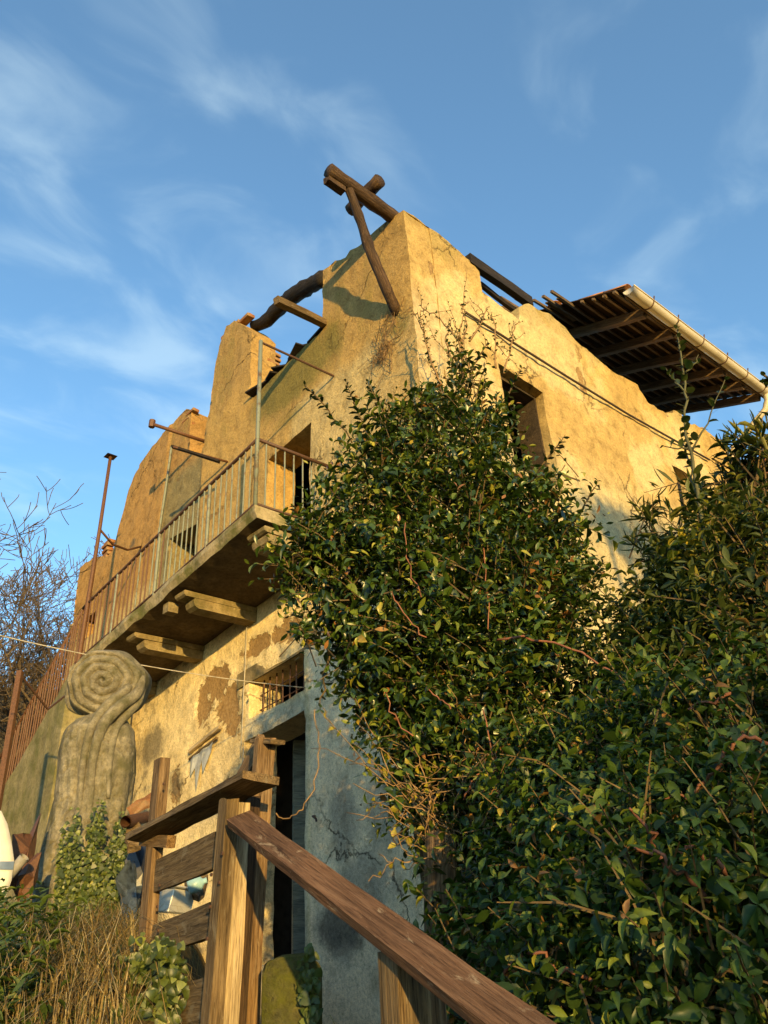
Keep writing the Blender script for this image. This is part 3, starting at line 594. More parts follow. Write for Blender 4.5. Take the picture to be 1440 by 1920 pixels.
for k, dy in enumerate(np.arange(.10, 2.6, .165)):
    x0 = 7.95 - (.2 + .55*random.random() if dy > .7 else 0) - .1*random.random()
    plank('batten', rp(x0, dy, .085), rp(12.5, dy, .085), .05, .035, (0, -SL, 1), M_bat, roof, .004, .004)
for k in range(5):
    q0 = Vector(rp(7.95 - random.uniform(.1, .5), .8 + .22*k, .13)); plank('broken_board', q0, q0 + Vector((random.uniform(.5, .9), random.uniform(-.08, .08), random.uniform(-.02, .1))), random.uniform(.07, .13), .02, (random.uniform(-.3, .3), -SL, 1), M_bat if k % 2 else M_raft, roof)
plank('fascia_board', rp(7.98, .0, .03), rp(12.52, .0, .03), .03, .10, (0, 0, 1), M_raft, roof)
tb = MB(); n = 6
for s in (0, 1):
    for j in range(n + 1):
        a = math.pi * j / n; r = .10 - .012*s
        tb.v += [(math.cos(a)*r, 0, math.sin(a)*r*.6), (math.cos(a)*r*.85, .42, math.sin(a)*r*.5)]
for j in range(n):
    q = j*2; o = (n+1)*2; tb.f += [(q, q+1, q+3, q+2), (q+o+2, q+o+3, q+o+1, q+o), (q, q+2, q+o+2, q+o), (q+1, q+o+1, q+o+3, q+3)]
tile_me = tb.mesh('roof_tile', M_tile, None, True)
for r_ in range(4):
    for k in range(22):
        x = 8.05 + k*.207; M = Matrix.Translation(rp(x + random.uniform(-.01, .01), -.06 + r_*.36, .15 + .012*(r_ % 2))) @ Matrix.Rotation(math.atan(SL)+.04, 4, 'X') @ Matrix.Rotation(random.uniform(-.04, .04), 4, 'Z')
        place('roof_tile', tile_me, roof, M)
for k, (u_, v_) in enumerate(((1043,566), (1060,572), (1077,570))):
    p = {0: (8.525, 4.700, 8.608), 1: (8.411, 4.500, 8.303), 2: (8.543, 4.400, 8.374)}[k]
    place('roof_tile', tile_me, roof, Matrix.Translation(p) @ Matrix.Rotation(random.uniform(-.6,.6), 4, 'Z') @ Matrix.Rotation(.4, 4, 'X'))
# half-round gutter, its straps and the swan-neck downpipe
gx0, gx1 = 7.93, 12.58; b = MB(); rows = 24; seg = 9
for s in (0, 1):
    for i in range(rows + 1):
        x = gx0 + (gx1-gx0)*i/rows
        for j in range(seg):
            a = math.pi + math.pi * j / (seg-1); r = .085 - .006*s
            b.v.append((x, 3.27 + math.cos(a)*r, rz_(x) + .04 + math.sin(a)*r + .004*math.sin(i)))
o = (rows+1)*seg
for i in range(rows):
    for j in range(seg-1):
        q = i*seg+j; b.f += [(q, q+1, q+seg+1, q+seg), (q+o, q+o+seg, q+o+seg+1, q+o+1)]
    for j in (0, seg-1): q = i*seg+j; b.f.append((q, q+seg, q+seg+o, q+o))
for i in (0, rows): b.f.append(tuple(i*seg + j for j in range(seg)))
gut = b.build('gutter', M_gut, roof, None, True)
b = MB(); b.tube([(x, 3.27-.088, rz_(x)+.045) for x in np.linspace(gx0, gx1, 10)], .012, 6); b.build('gutter_lip', M_gut, roof, None, True)
for x in (8.45, 9.15, 9.95, 10.75, 11.5, 12.2):
    b = MB(); b.tube([(x, 3.27 + math.cos(a)*.092, rz_(x)+.04+math.sin(a)*.092) for a in np.linspace(math.pi*1.0, math.pi*2, 8)] , .010, 5); b.tube([(x, 3.178, rz_(x)+.04), (x, 3.16, rz_(x)+.10)], .010, 5); b.build('gutter_strap', M_rustd, roof)
log('downpipe', [(12.40, 3.27, rz_(12.4)-.02), (12.40, 3.28, rz_(12.4)-.16), (12.40, 3.36, rz_(12.4)-.30), (12.38, 3.65, rz_(12.4)-.50), (12.35, 4.02, rz_(12.4)-.76), (12.35, 4.10, rz_(12.4)-.92), (12.35, 4.10, 3.0)], .055, M_gut, roof, 10, .0)

# ------------------------------------------------------------------ outside stair beside the house with its iron bars
stair = empty('stair_wall', (3.6, 10.6, 0), 'mossy sloping stone stair wall with rusty bar railing, left of the balcony', 'stair')
b = MB(); n = 22; prof = []
for i in range(n+1):
    y = 9.62 + 3.6*i/n; z = 2.95 - .64*(y - 9.72); prof.append((y, z))
for i, (y, z) in enumerate(prof):
    b.v += [(3.52+random.uniform(-.012,.012), y, -.6), (3.52+random.uniform(-.015,.015), y, z*.5-.3), (3.52+random.uniform(-.012,.012), y, z), (4.4, y, z), (4.4, y, -.6)]
for i in range(n):
    for j in range(5): a, c = i*5+j, i*5+(j+1) % 5; b.f.append((a, a+5, c+5, c))
b.f += [(0,1,2,3,4), tuple(range(n*5, n*5+5))[::-1]]
M_stairw = stone_mat('stair_stone', (.12, .105, .05), (.21, .185, .095), (.30, .26, .15), (.10, .105, .03), .55, .9, .9)
b.build('parapet', M_stairw, stair)
sr = MB()
for zz in (.07, .88): sr.tube([(3.58, 9.62, 3.01+zz), (3.58, 13.2, .72+zz)], .018, 6)
sr = sr.build('railing', M_rust, stair, None, True)
sb = MB().tube([(0, 0, 0), (0, 0, .86)], .0105, 6).mesh('bar', M_rust)
for k, y in enumerate(np.arange(9.66, 13.2, .088)): place('bar', sb, sr, Matrix.Translation((3.58, y, 3.01 - .64*(y-9.62) + .05)) @ Matrix.Rotation(random.uniform(-.04, .04), 4, 'X'))
pst = empty('iron_post', (*(2.406, 7.839, 1.293)[:2], -.2), 'rusty red iron post leaning at the left edge in front of stair bars', 'post')
MB().tube([(2.403, 7.840, 1.109), (2.390, 7.844, 2.408)], .035, 4).build('shaft', M_rust, pst)
MB().tube([(2.396, 7.842, 2.371), (2.813, 8.127, 2.146), (3.182, 8.632, 2.484)], .012, 5).build('tie_wire', M_rustd, pst)

# ------------------------------------------------------------------ stone figure with a coiled head
statue = empty('stone_statue', (*(2.412, 5.712, 0.099)[:2], -.05), 'tall grey stone statue in a pleated robe with a spiral coiled head', 'statue')
C0 = Vector((2.412, 5.712, 0.099)); vd = Vector((C0.x, C0.y, 0)).normalized(); rt = Vector((vd.y, -vd.x, 0)); up = Vector((0, 0, 1))
SM = Matrix((rt, vd, up)).transposed().to_4x4(); SM.translation = Vector((C0.x, C0.y, 0))
SI = SM.inverted()
def sp_(p): q = SI @ Vector(p); return q.x, q.z
rowsL = [(2.132, 5.822, -0.039), (2.125, 5.824, 0.114), (2.110, 5.830, 0.239), (2.099, 5.834, 0.400), (2.119, 5.827, 0.565), (2.140, 5.819, 0.735), (2.152, 5.814, 0.911), (2.148, 5.816, 1.093), (2.138, 5.820, 1.242), (2.155, 5.814, 1.376), (2.214, 5.791, 1.453), (2.307, 5.755, 1.496), (2.352, 5.737, 1.530)]
rowsR = [(2.671, 5.595, -0.072), (2.655, 5.603, 0.087), (2.646, 5.607, 0.216), (2.630, 5.615, 0.383), (2.623, 5.618, 0.553), (2.626, 5.616, 0.729), (2.636, 5.612, 0.910), (2.646, 5.607, 1.098), (2.635, 5.612, 1.252), (2.612, 5.623, 1.389), (2.563, 5.645, 1.464), (2.496, 5.675, 1.503), (2.464, 5.689, 1.534)]
prof = [(sp_(a)[0], sp_(b_)[0], (sp_(a)[1]+sp_(b_)[1])/2) for a, b_ in zip(rowsL, rowsR)]
zs = np.array([p[2] for p in prof]); xl = np.array([p[0] for p in prof]); xr = np.array([p[1] for p in prof])
nz, na = 170, 200; Z = np.linspace(zs[0]-.25, zs[-1], nz); XL = np.interp(Z, zs, xl); XR = np.interp(Z, zs, xr)
A_, ZZ = np.meshgrid(np.linspace(0, 2*math.pi, na, endpoint=False), Z); cxx = ((XL+XR)/2)[:, None]; rxx = ((XR-XL)/2)[:, None]
dep = np.interp(Z, [zs[0], zs[6], zs[9], zs[-1]], [.42, .33, .30, .16])[:, None]
zt = (ZZ - zs[0]) / (zs[-1]-zs[0])
# pleats: sharp ridges that run down and flare to the left at the foot
ang = A_ + .35*(1-zt)**2*np.cos(A_) + .10*np.sin(zt*5+A_*2)
fold = np.abs(np.sin(ang*3.5 + 1.2*np.sin(zt*3.2) + .8*np.sin(ang*2+1)))**.6*.6 + .4*np.abs(np.sin(ang*8 + 2.6*zt + 1.4*np.sin(ang*3)))**1.1
fa = (.02 + .055*np.clip(1-zt, 0, 1)**.8) * sst(1.0, .86, zt)
nzv = fbm(np.cos(A_)*2.5+9, np.sin(A_)*2.5, ZZ*2.2, 31, 4) - .5
nz2 = fbm(np.cos(A_)*9+9, np.sin(A_)*9, ZZ*8, 33, 3) - .5
cre = np.abs(fbm(np.cos(A_)*3+5, np.sin(A_)*3, ZZ*6, 35, 3)-.5); rs = 1 + (fold-.7)*fa*2.9 + nzv*.12 + nz2*.06 - .05*sst(.05, .0, cre)
sq = (np.abs(np.cos(A_))**2.6 + np.abs(np.sin(A_))**2.6)**(-1/2.6)
PX = cxx + rxx*np.cos(A_)*sq*(1+(rs-1)*.5); PY = dep*np.sin(A_)*sq*rs
vs = np.stack([PX, PY, ZZ], -1).reshape(-1, 3); i = np.arange(nz*na).reshape(nz, na); j = np.roll(i, -1, 1)
F = np.stack([i[:-1], j[:-1], j[1:], i[1:]], -1).reshape(-1, 4)
me = bpy.data.meshes.new('robe'); me.from_pydata(vs.tolist(), [], F.tolist() + [i[-1].tolist()]); me.materials.append(M_statue)
me.polygons.foreach_set('use_smooth', [True]*len(me.polygons)); link(bpy.data.objects.new('robe', me), statue, SM)
# coiled head: domed thick disc carved with a spiral
hc = SI @ Vector((2.402, 5.716, 1.754)); RH = .285; nr, nt = 70, 200
rr, th = np.meshgrid(np.linspace(0, 1, nr), np.linspace(0, 2*math.pi, nt, endpoint=False), indexing='ij')
turns = 4.2; ph = (rr*turns - th/(2*math.pi) + .15*np.sin(th*2)*rr) % 1.0
ridge = np.sin(ph*math.pi)**.55
edge = np.sqrt(np.clip(1-(rr*.985)**6, 0, 1)); dome = .16 + .05*(1-rr**2)
front = -(dome*edge*.55 + .05) - .036*ridge*sst(1.0, .9, rr) - (fbm(rr*np.cos(th)*6, rr*np.sin(th)*6, None, 51, 4)-.5)*.02 - (fbm(rr*np.cos(th)*22, rr*np.sin(th)*22, None, 53, 3)-.5)*.010
wob = 1 + .02*np.sin(th*3+1) + .02*np.sin(th*7)
X = rr*RH*wob*np.cos(th)*1.02; Zc = rr*RH*wob*np.sin(th)*.92
v1 = np.stack([X, front, Zc], -1).reshape(-1, 3); v2 = np.stack([X[-1], np.full(nt, .16), Zc[-1]], -1); v3 = np.stack([X[-1]*.8, np.full(nt, .24), Zc[-1]*.8], -1)
i = np.arange(nr*nt).reshape(nr, nt); j = np.roll(i, -1, 1); F = np.stack([i[:-1], i[1:], j[1:], j[:-1]], -1).reshape(-1, 4).tolist()
o = nr*nt; k = np.arange(nt); k2 = (k+1) % nt
F += np.stack([i[-1], o+k, o+k2, i[-1][k2]], -1).tolist() + np.stack([o+k, o+nt+k, o+nt+k2, o+k2], -1).tolist() + [(o+nt+k)[::-1].tolist()]
HM = SM @ Matrix.Translation(hc) @ Matrix.Rotation(math.radians(-14), 4, 'Z') @ Matrix.Rotation(math.radians(6), 4, 'X')
me = bpy.data.meshes.new('coiled_head'); me.from_pydata(np.concatenate([v1, v2, v3]).tolist(), [], F); me.materials.append(M_statue)
me.polygons.foreach_set('use_smooth', [True]*len(me.polygons)); link(bpy.data.objects.new('coiled_head', me), statue, HM)
def srib(name, px, r, dpt, fl=1.0):
    pts = [SM @ Vector((sp_(p)[0], d_, sp_(p)[1])) for p, d_ in zip(px, dpt)]
    # smooth by Catmull-Rom
    Q = []
    for a in range(len(pts)-1):
        p0, p1, p2, p3 = pts[max(a-1, 0)], pts[a], pts[a+1], pts[min(a+2, len(pts)-1)]
        for s in range(8):
            t = s/8; Q.append(.5*((2*p1)+(p2-p0)*t+(2*p0-5*p1+4*p2-p3)*t*t+(-p0+3*p1-3*p2+p3)*t**3))
    Q.append(pts[-1]); rr_ = np.interp(np.linspace(0, 1, len(Q)), np.linspace(0, 1, len(r)), r)
    b = MB(); b.tube(Q, list(rr_), 12, True, .05); return b.build(name, M_statue, statue, SM, True)
srib('tress', [(2.613, 5.622, 1.780), (2.596, 5.630, 1.645), (2.507, 5.671, 1.536), (2.427, 5.705, 1.425), (2.384, 5.723, 1.306), (2.366, 5.731, 1.096), (2.391, 5.721, 0.768)], [.035, .042, .046, .044, .038, .03, .015], [-.16, -.20, -.26, -.29, -.31, -.31, -.33])
srib('tress', [(2.542, 5.655, 1.693), (2.492, 5.677, 1.617), (2.415, 5.710, 1.532), (2.363, 5.732, 1.435), (2.322, 5.749, 1.304), (2.310, 5.754, 1.058), (2.333, 5.744, 0.698)], [.03, .036, .04, .038, .03, .025, .012], [-.20, -.23, -.25, -.27, -.29, -.30, -.33])
srib('tress', [(2.635, 5.612, 1.697), (2.609, 5.624, 1.579), (2.548, 5.652, 1.480), (2.489, 5.679, 1.367), (2.467, 5.688, 1.173), (2.485, 5.680, 0.875)], [.02, .03, .032, .03, .025, .012], [-.12, -.17, -.22, -.26, -.30, -.33])
srib('hood', [(2.167, 5.809, 1.832), (2.160, 5.812, 1.715), (2.188, 5.801, 1.603), (2.266, 5.771, 1.543)], [.03, .05, .045, .02], [.10, .10, .08, .05])
srib('neck', [(2.393, 5.719, 1.605), (2.404, 5.715, 1.504), (2.396, 5.718, 1.384)], [.11, .10, .15], [.02, .02, .0])

# ------------------------------------------------------------------ timber fence with sloping handrail
fence = empty('wooden_fence', (1.55, 2.6, -.9), 'weathered brown timber fence with board rails and a long sloping handrail', 'fence')
FN = (-.99, .142, 0)
plank('post', (1.549, 2.560, -0.299), (1.541, 2.504, 0.427), .082, .05, FN, M_fgrey, fence)
plank('post', (1.609, 2.556, -0.306), (1.602, 2.508, 0.416), .026, .06, FN, M_fpale, fence)
plank('post', (1.690, 2.629, -0.319), (1.682, 2.573, 0.453), .042, .06, FN, M_log, fence)  # dark log wood stands in for the shadow on this rear board
plank('post', (1.756, 2.671, -0.313), (1.744, 2.582, 0.675), .05, .075, FN, M_fence, fence)
plank('post_cap', (1.768, 2.683, 0.686), (1.741, 2.495, 0.644), .07, .018, (0, 0, 1), M_fgrey, fence)
plank('post', (1.727, 3.380, -0.236), (1.731, 3.410, 0.737), .10, .05, FN, M_fence, fence)
plank('post', (1.788, 3.526, 0.261), (1.780, 3.468, 0.751), .075, .04, FN, M_fpale, fence)
plank('cap_board', (1.714, 3.502, 0.408), (1.542, 2.300, 0.471), .15, .030, (.12, 0, 1), M_fgrey, fence, .01)
plank('block', (1.740, 3.541, 0.402), (1.686, 3.169, 0.356), .05, .05, (0, 0, 1), M_fence, fence)
plank('board', (1.752, 3.450, 0.235), (1.591, 2.643, 0.280), .135, .03, FN, M_fgrey, fence)
plank('board', (1.750, 3.436, -0.007), (1.592, 2.651, 0.058), .12, .03, FN, M_fgrey, fence)
plank('board', (1.740, 3.366, -0.254), (1.593, 2.660, -0.191), .15, .03, FN, M_fgrey, fence)
plank('brace_board', (1.839, 2.894, 0.564), (1.810, 2.691, 0.690), .09, .03, FN, M_fence, fence)
S0 = Vector((1.529, 2.405, 0.350)); S1 = Vector((1.215, 0.914, -0.214)); ax = (S1-S0).normalized(); mid = (S0+S1)/2
fc = (-mid).normalized(); nn = (fc*.70 + Vector((0, 0, 1))*.75); hr = plank('handrail', S0, S1, .092, .030, nn, M_rail, fence, .005, .003)
plank('post', (1.357, 1.442, -0.251), (1.357, 1.441, -0.043), .085, .085, FN, M_fgrey, fence)
plank('post', (1.407, 1.422, -0.256), (1.403, 1.425, -0.068), .05, .08, FN, M_fence, fence)
nail_me = MB().tube([(0, 0, 0), (0, 0, .006)], .006, 8).mesh('nail', M_rustd)
for pt in ((1.516, 2.546, 0.189), (1.507, 2.479, 0.160), (1.516, 2.545, 0.091), (1.517, 2.554, -0.003), (1.673, 3.216, 0.199), (1.670, 3.192, 0.034), (1.680, 3.265, 0.605), (1.505, 2.464, 0.248), (1.674, 3.221, 0.121)):
    place('nail', nail_me, fence, Matrix.Translation(pt) @ Vector(FN).to_track_quat('Z', 'Y').to_matrix().to_4x4())
gp = empty('gate_post', (2.438, 2.370, -0.120), 'orange brown wooden post half hidden in dry vine stems', 'post')
plank('shaft', (2.440, 2.367, -0.172), (2.456, 2.351, 0.333), .09, .09, FN, M_fence, gp)
plank('shaft', (2.477, 2.472, -0.175), (2.497, 2.452, 0.293), .045, .06, FN, M_fgrey, gp)

# mossy stone marker in front of the doorway
mk = MB(); W_, H_, T_ = .098, .52, .07; n = 20; ring = []
c0 = Vector((1.824, 2.506, -0.083)); f_ = Vector((c0.x, c0.y, 0)).normalized(); r_ = Vector((f_.y, -f_.x, 0)); 
MM = Matrix((r_, f_, up)).transposed().to_4x4(); MM.translation = Vector((c0.x, c0.y, c0.z - .515))
prof = [(-W_, 0)] + [(-W_ + .03*(1-math.cos(a)), H_ - .05 + .05*math.sin(a)) for a in np.linspace(0, math.pi/2, 5)] + [(-.03, H_+.012), (.04, H_+.014)] + [(W_ - .03*(1-math.cos(a)), H_ - .05 + .05*math.sin(a)) for a in np.linspace(math.pi/2, 0, 5)] + [(W_, 0)]
m = len(prof)
for yy, sc in ((-T_, .955), (-T_+.025, 1), (T_-.025, 1), (T_, .955)): mk.v += [(px*sc + random.uniform(-.005, .005), yy + random.uniform(-.006, .006), pz*(1 if pz < .1 else (sc*.3+.7))) for px, pz in prof]
for s in range(3): mk.f += [(s*m+i, s*m+i+1, (s+1)*m+i+1, (s+1)*m+i) for i in range(m-1)]
mk.f += [tuple(range(m))[::-1], tuple(range(3*m, 4*m))]
M_mossst = stone_mat('mossy_stone', (.035, .035, .015), (.10, .095, .035), (.19, .17, .065), (.12, .125, .012), .50, 3.2, 1.3)
me = mk.mesh('stone_marker', M_mossst, None, True); o = link(bpy.data.objects.new('stone_marker', me), None, MM); tag(o, 'low round-topped stone covered with green moss by the doorway', 'stone')

# clothes line strung past the statue
b = MB(); p0 = Vector((1.561, 6.310, 2.202)); p1 = Vector((D-.02, *(6.051, 2.132))); b.tube([p0.lerp(p1, t) - Vector((0, 0, .22*t*(1-t))) for t in np.linspace(0, 1, 24)], .0048, 5)
tag(b.build('clothes_line', M_white, None, Matrix.Translation(p0), True), 'pale thin line strung from the left edge past the statue head to the house', 'line')

# ------------------------------------------------------------------ junk by the statue
def junk(name, pts, thick, mat, label, cat, bend=0.0, group=None):
    P = [Vector(p) for p in pts]; nrm = (P[1]-P[0]).cross(P[2]-P[0]).normalized()
    if nrm.dot(-P[0]) < 0: nrm = -nrm
    b = MB(); c = sum(P, Vector())/len(P); m = len(P); vs = []
    for s in (0, 1):
        for i in range(m): vs += [P[i] - nrm*thick*s + nrm*random.uniform(-bend, bend)*1.6, P[i].lerp(P[(i+1) % m], .5) - nrm*thick*s + nrm*random.uniform(-bend, bend)]
    vs += [c + nrm*bend, c - nrm*(thick-bend)]; k = 2*m; fs = []
    for i in range(k): fs += [(i, (i+1) % k, 2*k), (k+(i+1) % k, k+i, 2*k+1), (i, k+i, k+(i+1) % k, (i+1) % k)]
    b.add(vs, fs); M = Matrix.Translation(c); return tag(b.build(name, mat, None, M), label, cat, group)
M_wp = plain_mat('white_enamel', (.68, .65, .55), .35, .5, .12, 5); M_bl = plain_mat('blue_band', (.12, .17, .26), .5); M_bp = plain_mat('blue_plastic', (.25, .42, .45), .4, .5); M_blk = plain_mat('black_plastic', (.02, .022, .028), .4, .5, .3); M_slate = plain_mat('blue_grey_plastic', (.045, .06, .08), .4, .5, .5, 25)
# white curved shell lying on its side at the left edge
hb = MB(); n1_, n2_ = 14, 10
tipL = [(1.486, 4.774, 0.676), (1.528, 4.761, 0.607), (1.563, 4.749, 0.511), (1.590, 4.740, 0.417), (1.592, 4.740, 0.325), (1.574, 4.746, 0.223), (1.547, 4.755, 0.149)]
tipR = [Vector(p) + Vector((1.397, 5.216, 0.498)) - Vector((1.566, 4.748, 0.458)) for p in tipL]
for a, c in zip(tipL, tipR):
    for j in range(n2_): t = j/(n2_-1); q = Vector(a).lerp(c, t); q += Vector((0, 0, 0)) + (-q.normalized())*(.18*math.sin(t*math.pi)); hb.v.append(q)
for a, c in zip(tipL, tipR):
    for j in range(n2_): t = j/(n2_-1); q = Vector(a).lerp(c, t); q += (-q.normalized())*(.18*math.sin(t*math.pi)-.03); hb.v.append(q)
m = len(tipL); o = m*n2_
for i in range(m-1):
    for j in range(n2_-1): q = i*n2_+j; hb.f += [(q, q+1, q+n2_+1, q+n2_), (q+o, q+o+n2_, q+o+n2_+1, q+o+1)]
    for j in (0, n2_-1): q = i*n2_+j; hb.f.append((q, q+n2_, q+n2_+o, q+o))
hull = empty('curved_shell', (1.598, 4.843, 0.151), 'smooth white curved shell with a blue grey band, cut off by the left edge', 'scrap'); hb.build('shell', M_wp, hull, None, True)
bb = MB(); k = 3
for i in (3, 4):
    for j in range(n2_):
        t = j/(n2_-1); q = Vector(tipL[3]).lerp(tipR[3], t) if i == 3 else Vector(tipL[3]).lerp(tipL[4], .45).lerp(Vector(tipR[3]).lerp(tipR[4], .45), t)
        q += (-q.normalized())*(.18*math.sin(t*math.pi)+.006); bb.v.append(q)
bb.f = [(j, j+1, j+1+n2_, j+n2_) for j in range(n2_-1)]; bb.build('stripe', M_bl, hull, None, True)
junk('rusty_sheet', [(1.678, 5.133, 0.582), (1.821, 5.190, 0.637), (1.881, 5.275, 0.743), (1.854, 5.178, 0.561), (1.813, 5.087, 0.377), (1.739, 5.007, 0.234), (1.683, 5.026, 0.373)], .02, M_rust, 'crumpled rusty metal sheet between the white curved shell and the statue foot', 'scrap', .03)
junk('rusty_sheet', [(1.699, 4.915, 0.364), (1.795, 4.987, 0.483), (1.821, 4.977, 0.341), (1.749, 4.897, 0.202)], .02, M_rust, 'small orange rusted plate leaning against the statue foot, beside a grey pipe', 'scrap', .02)
pp = MB(); a0, a1 = Vector((1.594, 4.792, 0.355)), Vector((1.635, 4.725, 0.438))
pp.tube([a0, a0.lerp(a1, .5), a1], .028, 12, False); pp.tube([a1, a0.lerp(a1, .5), a0], .023, 12, False); tag(pp.build('grey_pipe', plain_mat('grey_pvc', (.25, .24, .22), .5), None, Matrix.Translation(a1), True), 'open end of a grey pipe beside the white curved shell', 'pipe')
rp_ = MB(); a0, a1 = Vector((2.348, 4.752, 0.677)), Vector((2.089, 4.488, 0.608)); rp_.tube([a0, a1], .034, 16, False); rp_.tube([a1, a0], .028, 16, False); tag(rp_.build('rusty_pipe', M_rust, None, Matrix.Translation(a1)), 'fat rusty pipe end sticking out right of the statue', 'pipe')
junk('rusty_sheet', [(2.318, 4.988, 0.769), (2.501, 5.122, 0.870), (2.618, 5.176, 0.920), (2.584, 5.080, 0.835), (2.346, 4.974, 0.717)], .012, M_brick, 'bent rusty strip above the pipe end right of the statue', 'scrap', .01)
junk('wooden_scrap', [(2.115, 4.531, 0.559), (2.201, 4.601, 0.629), (2.206, 4.487, 0.557), (2.197, 4.491, 0.472), (2.134, 4.522, 0.474)], .04, M_fgrey, 'broken brown board end under the rusty pipe', 'scrap wood', .02)
junk('plastic_drum', [(2.216, 4.704, 0.406), (2.306, 4.772, 0.442), (2.292, 4.667, 0.346), (2.332, 4.704, 0.207), (2.286, 4.670, 0.056), (2.251, 4.688, 0.098), (2.268, 4.735, 0.294)], .08, M_slate, 'dark blue grey plastic scrap wedged between statue and fence post', 'scrap', .03)
junk('plastic_sheet', [(2.307, 4.882, 0.481), (2.406, 4.946, 0.582), (2.476, 4.911, 0.549), (2.479, 4.910, 0.334), (2.410, 4.832, 0.015), (2.362, 4.856, 0.073)], .1, M_blk, 'black crumpled plastic behind the left fence post', 'scrap', .05)
cb_ = empty('white_box', (2.380, 4.397, 0.163), 'white box with a slanting lid seen through the gap between fence boards', 'box')
bx = Vector((2.365, 4.405, 0.190)); e1 = Vector((2.622, 4.606, 0.182))-bx; e2 = Vector((2.471, 4.802, 0.209))-bx; e3 = Vector((2.384, 4.395, 0.284))-bx
def par(name, o, a, b_, c, mat, parent, bevel=.008):
    q = MB(); q.add([o, o+a, o+a+b_, o+b_, o+c, o+a+c, o+a+b_+c, o+b_+c], [(3,2,1,0),(4,5,6,7),(0,1,5,4),(1,2,6,5),(2,3,7,6),(3,0,4,7)]); return q.build(name, mat, parent, None, False, bevel)
par('body', bx - e3*.6, e1, e2, e3*1.3, M_wp, cb_); par('lid', bx - e1*.05 - e2*.05 + e3*.74, e1*1.1, e2*1.1, e3*.14 , M_wp, cb_)
bt = MB(); a0, a1 = Vector((2.394, 4.275, 0.252)), Vector((2.483, 4.224, 0.286)); 
bt.tube([a0, a0.lerp(a1, .08), a0.lerp(a1, .65), a0.lerp(a1, .8), a0.lerp(a1, .85), a1], [.03, .042, .042, .018, .015, .016], 12, True); tag(bt.build('blue_bottle', M_bp, None, Matrix.Translation(a0), True), 'pale blue plastic bottle lying beside the white box behind the fence', 'bottle')
junk('driftwood', [(2.519, 4.549, 0.309), (2.634, 4.599, 0.461), (2.639, 4.480, 0.332), (2.597, 4.505, 0.219)], .1, M_bark, 'dark twisted wood piece right of the white box behind the fence', 'scrap wood', .04)
for k in range(9):
    u0 = 312 + 9*k + random.uniform(-6, 6); 
lab = ['orange broken clay tile low behind the fence boards', 'curved clay tile shard leaning on another behind the lowest boards', 'upright clay tile shard nearest the fence post', 'flat clay tile shard at the bottom of the fence gap']
for k, q in enumerate([[(1.978, 3.705, -0.164), (2.073, 3.767, -0.085), (2.107, 3.749, -0.120), (2.015, 3.685, -0.187)], [(2.110, 3.861, -0.086), (2.168, 3.829, -0.145), (2.195, 3.813, -0.169), (2.191, 3.930, -0.090)], [(2.048, 3.667, -0.189), (2.108, 3.748, -0.098), (2.130, 3.735, -0.115), (2.073, 3.653, -0.202)], [(1.926, 3.620, -0.220), (2.062, 3.659, -0.190), (2.075, 3.652, -0.228), (1.948, 3.608, -0.251)]]):
    junk('clay_tile', q, .03, M_brick, lab[k], 'tile', .01, 'broken clay tiles behind the fence')
junk('plastic_sheet', [(2.148, 4.068, -0.201), (2.383, 4.281, -0.048), (2.463, 4.236, -0.078), (2.310, 3.978, -0.280)], .1, M_blk, 'dark heap of plastic under the broken clay tiles behind the fence', 'scrap', .06)

# ------------------------------------------------------------------ plants
LEAF_T = {}
def leaf_template(kind):
    if kind == 'broad':   rows = [(0, .05), (.22, .62), (.5, 1.0), (.78, .68), (1, 0)]
    elif kind == 'round': rows = [(0, .1), (.2, .8), (.5, 1.0), (.82, .8), (1, 0)]
    elif kind == 'lance': rows = [(0, .15), (.25, .8), (.55, 1.0), (.8, .6), (1, 0)]
    else:                 rows = [(0, .3), (.15, 1.0), (.4, .85), (.65, .62), (1, 0)]   # ivy
    V = []; F = []
    for t, wd in rows[:-1]:
        z = -.16*t*t; V += [(-.5*wd, t, z + .22*wd*.5), (0, t, z), (.5*wd, t, z + .22*wd*.5)]
    V.append((0, 1, -.2)); n = len(rows) - 1
    for i in range(n - 1):
        a = i*3; F += [(a, a+1, a+4, a+3), (a+1, a+2, a+5, a+4)]
    a = (n-1)*3; F += [(a, a+1, len(V)-1), (a+1, a+2, len(V)-1)]
    return np.array(V), F
def unit(a): return a / np.maximum(np.linalg.norm(a, axis=-1, keepdims=True), 1e-9)
def proj_px(P):
    c = P @ np.array(CR); z = np.maximum(c[:, 2], 1e-3); return c[:, 0]/z*768+384, c[:, 1]/z*768+512, np.where(c[:, 2] > .05, z, 1e6)
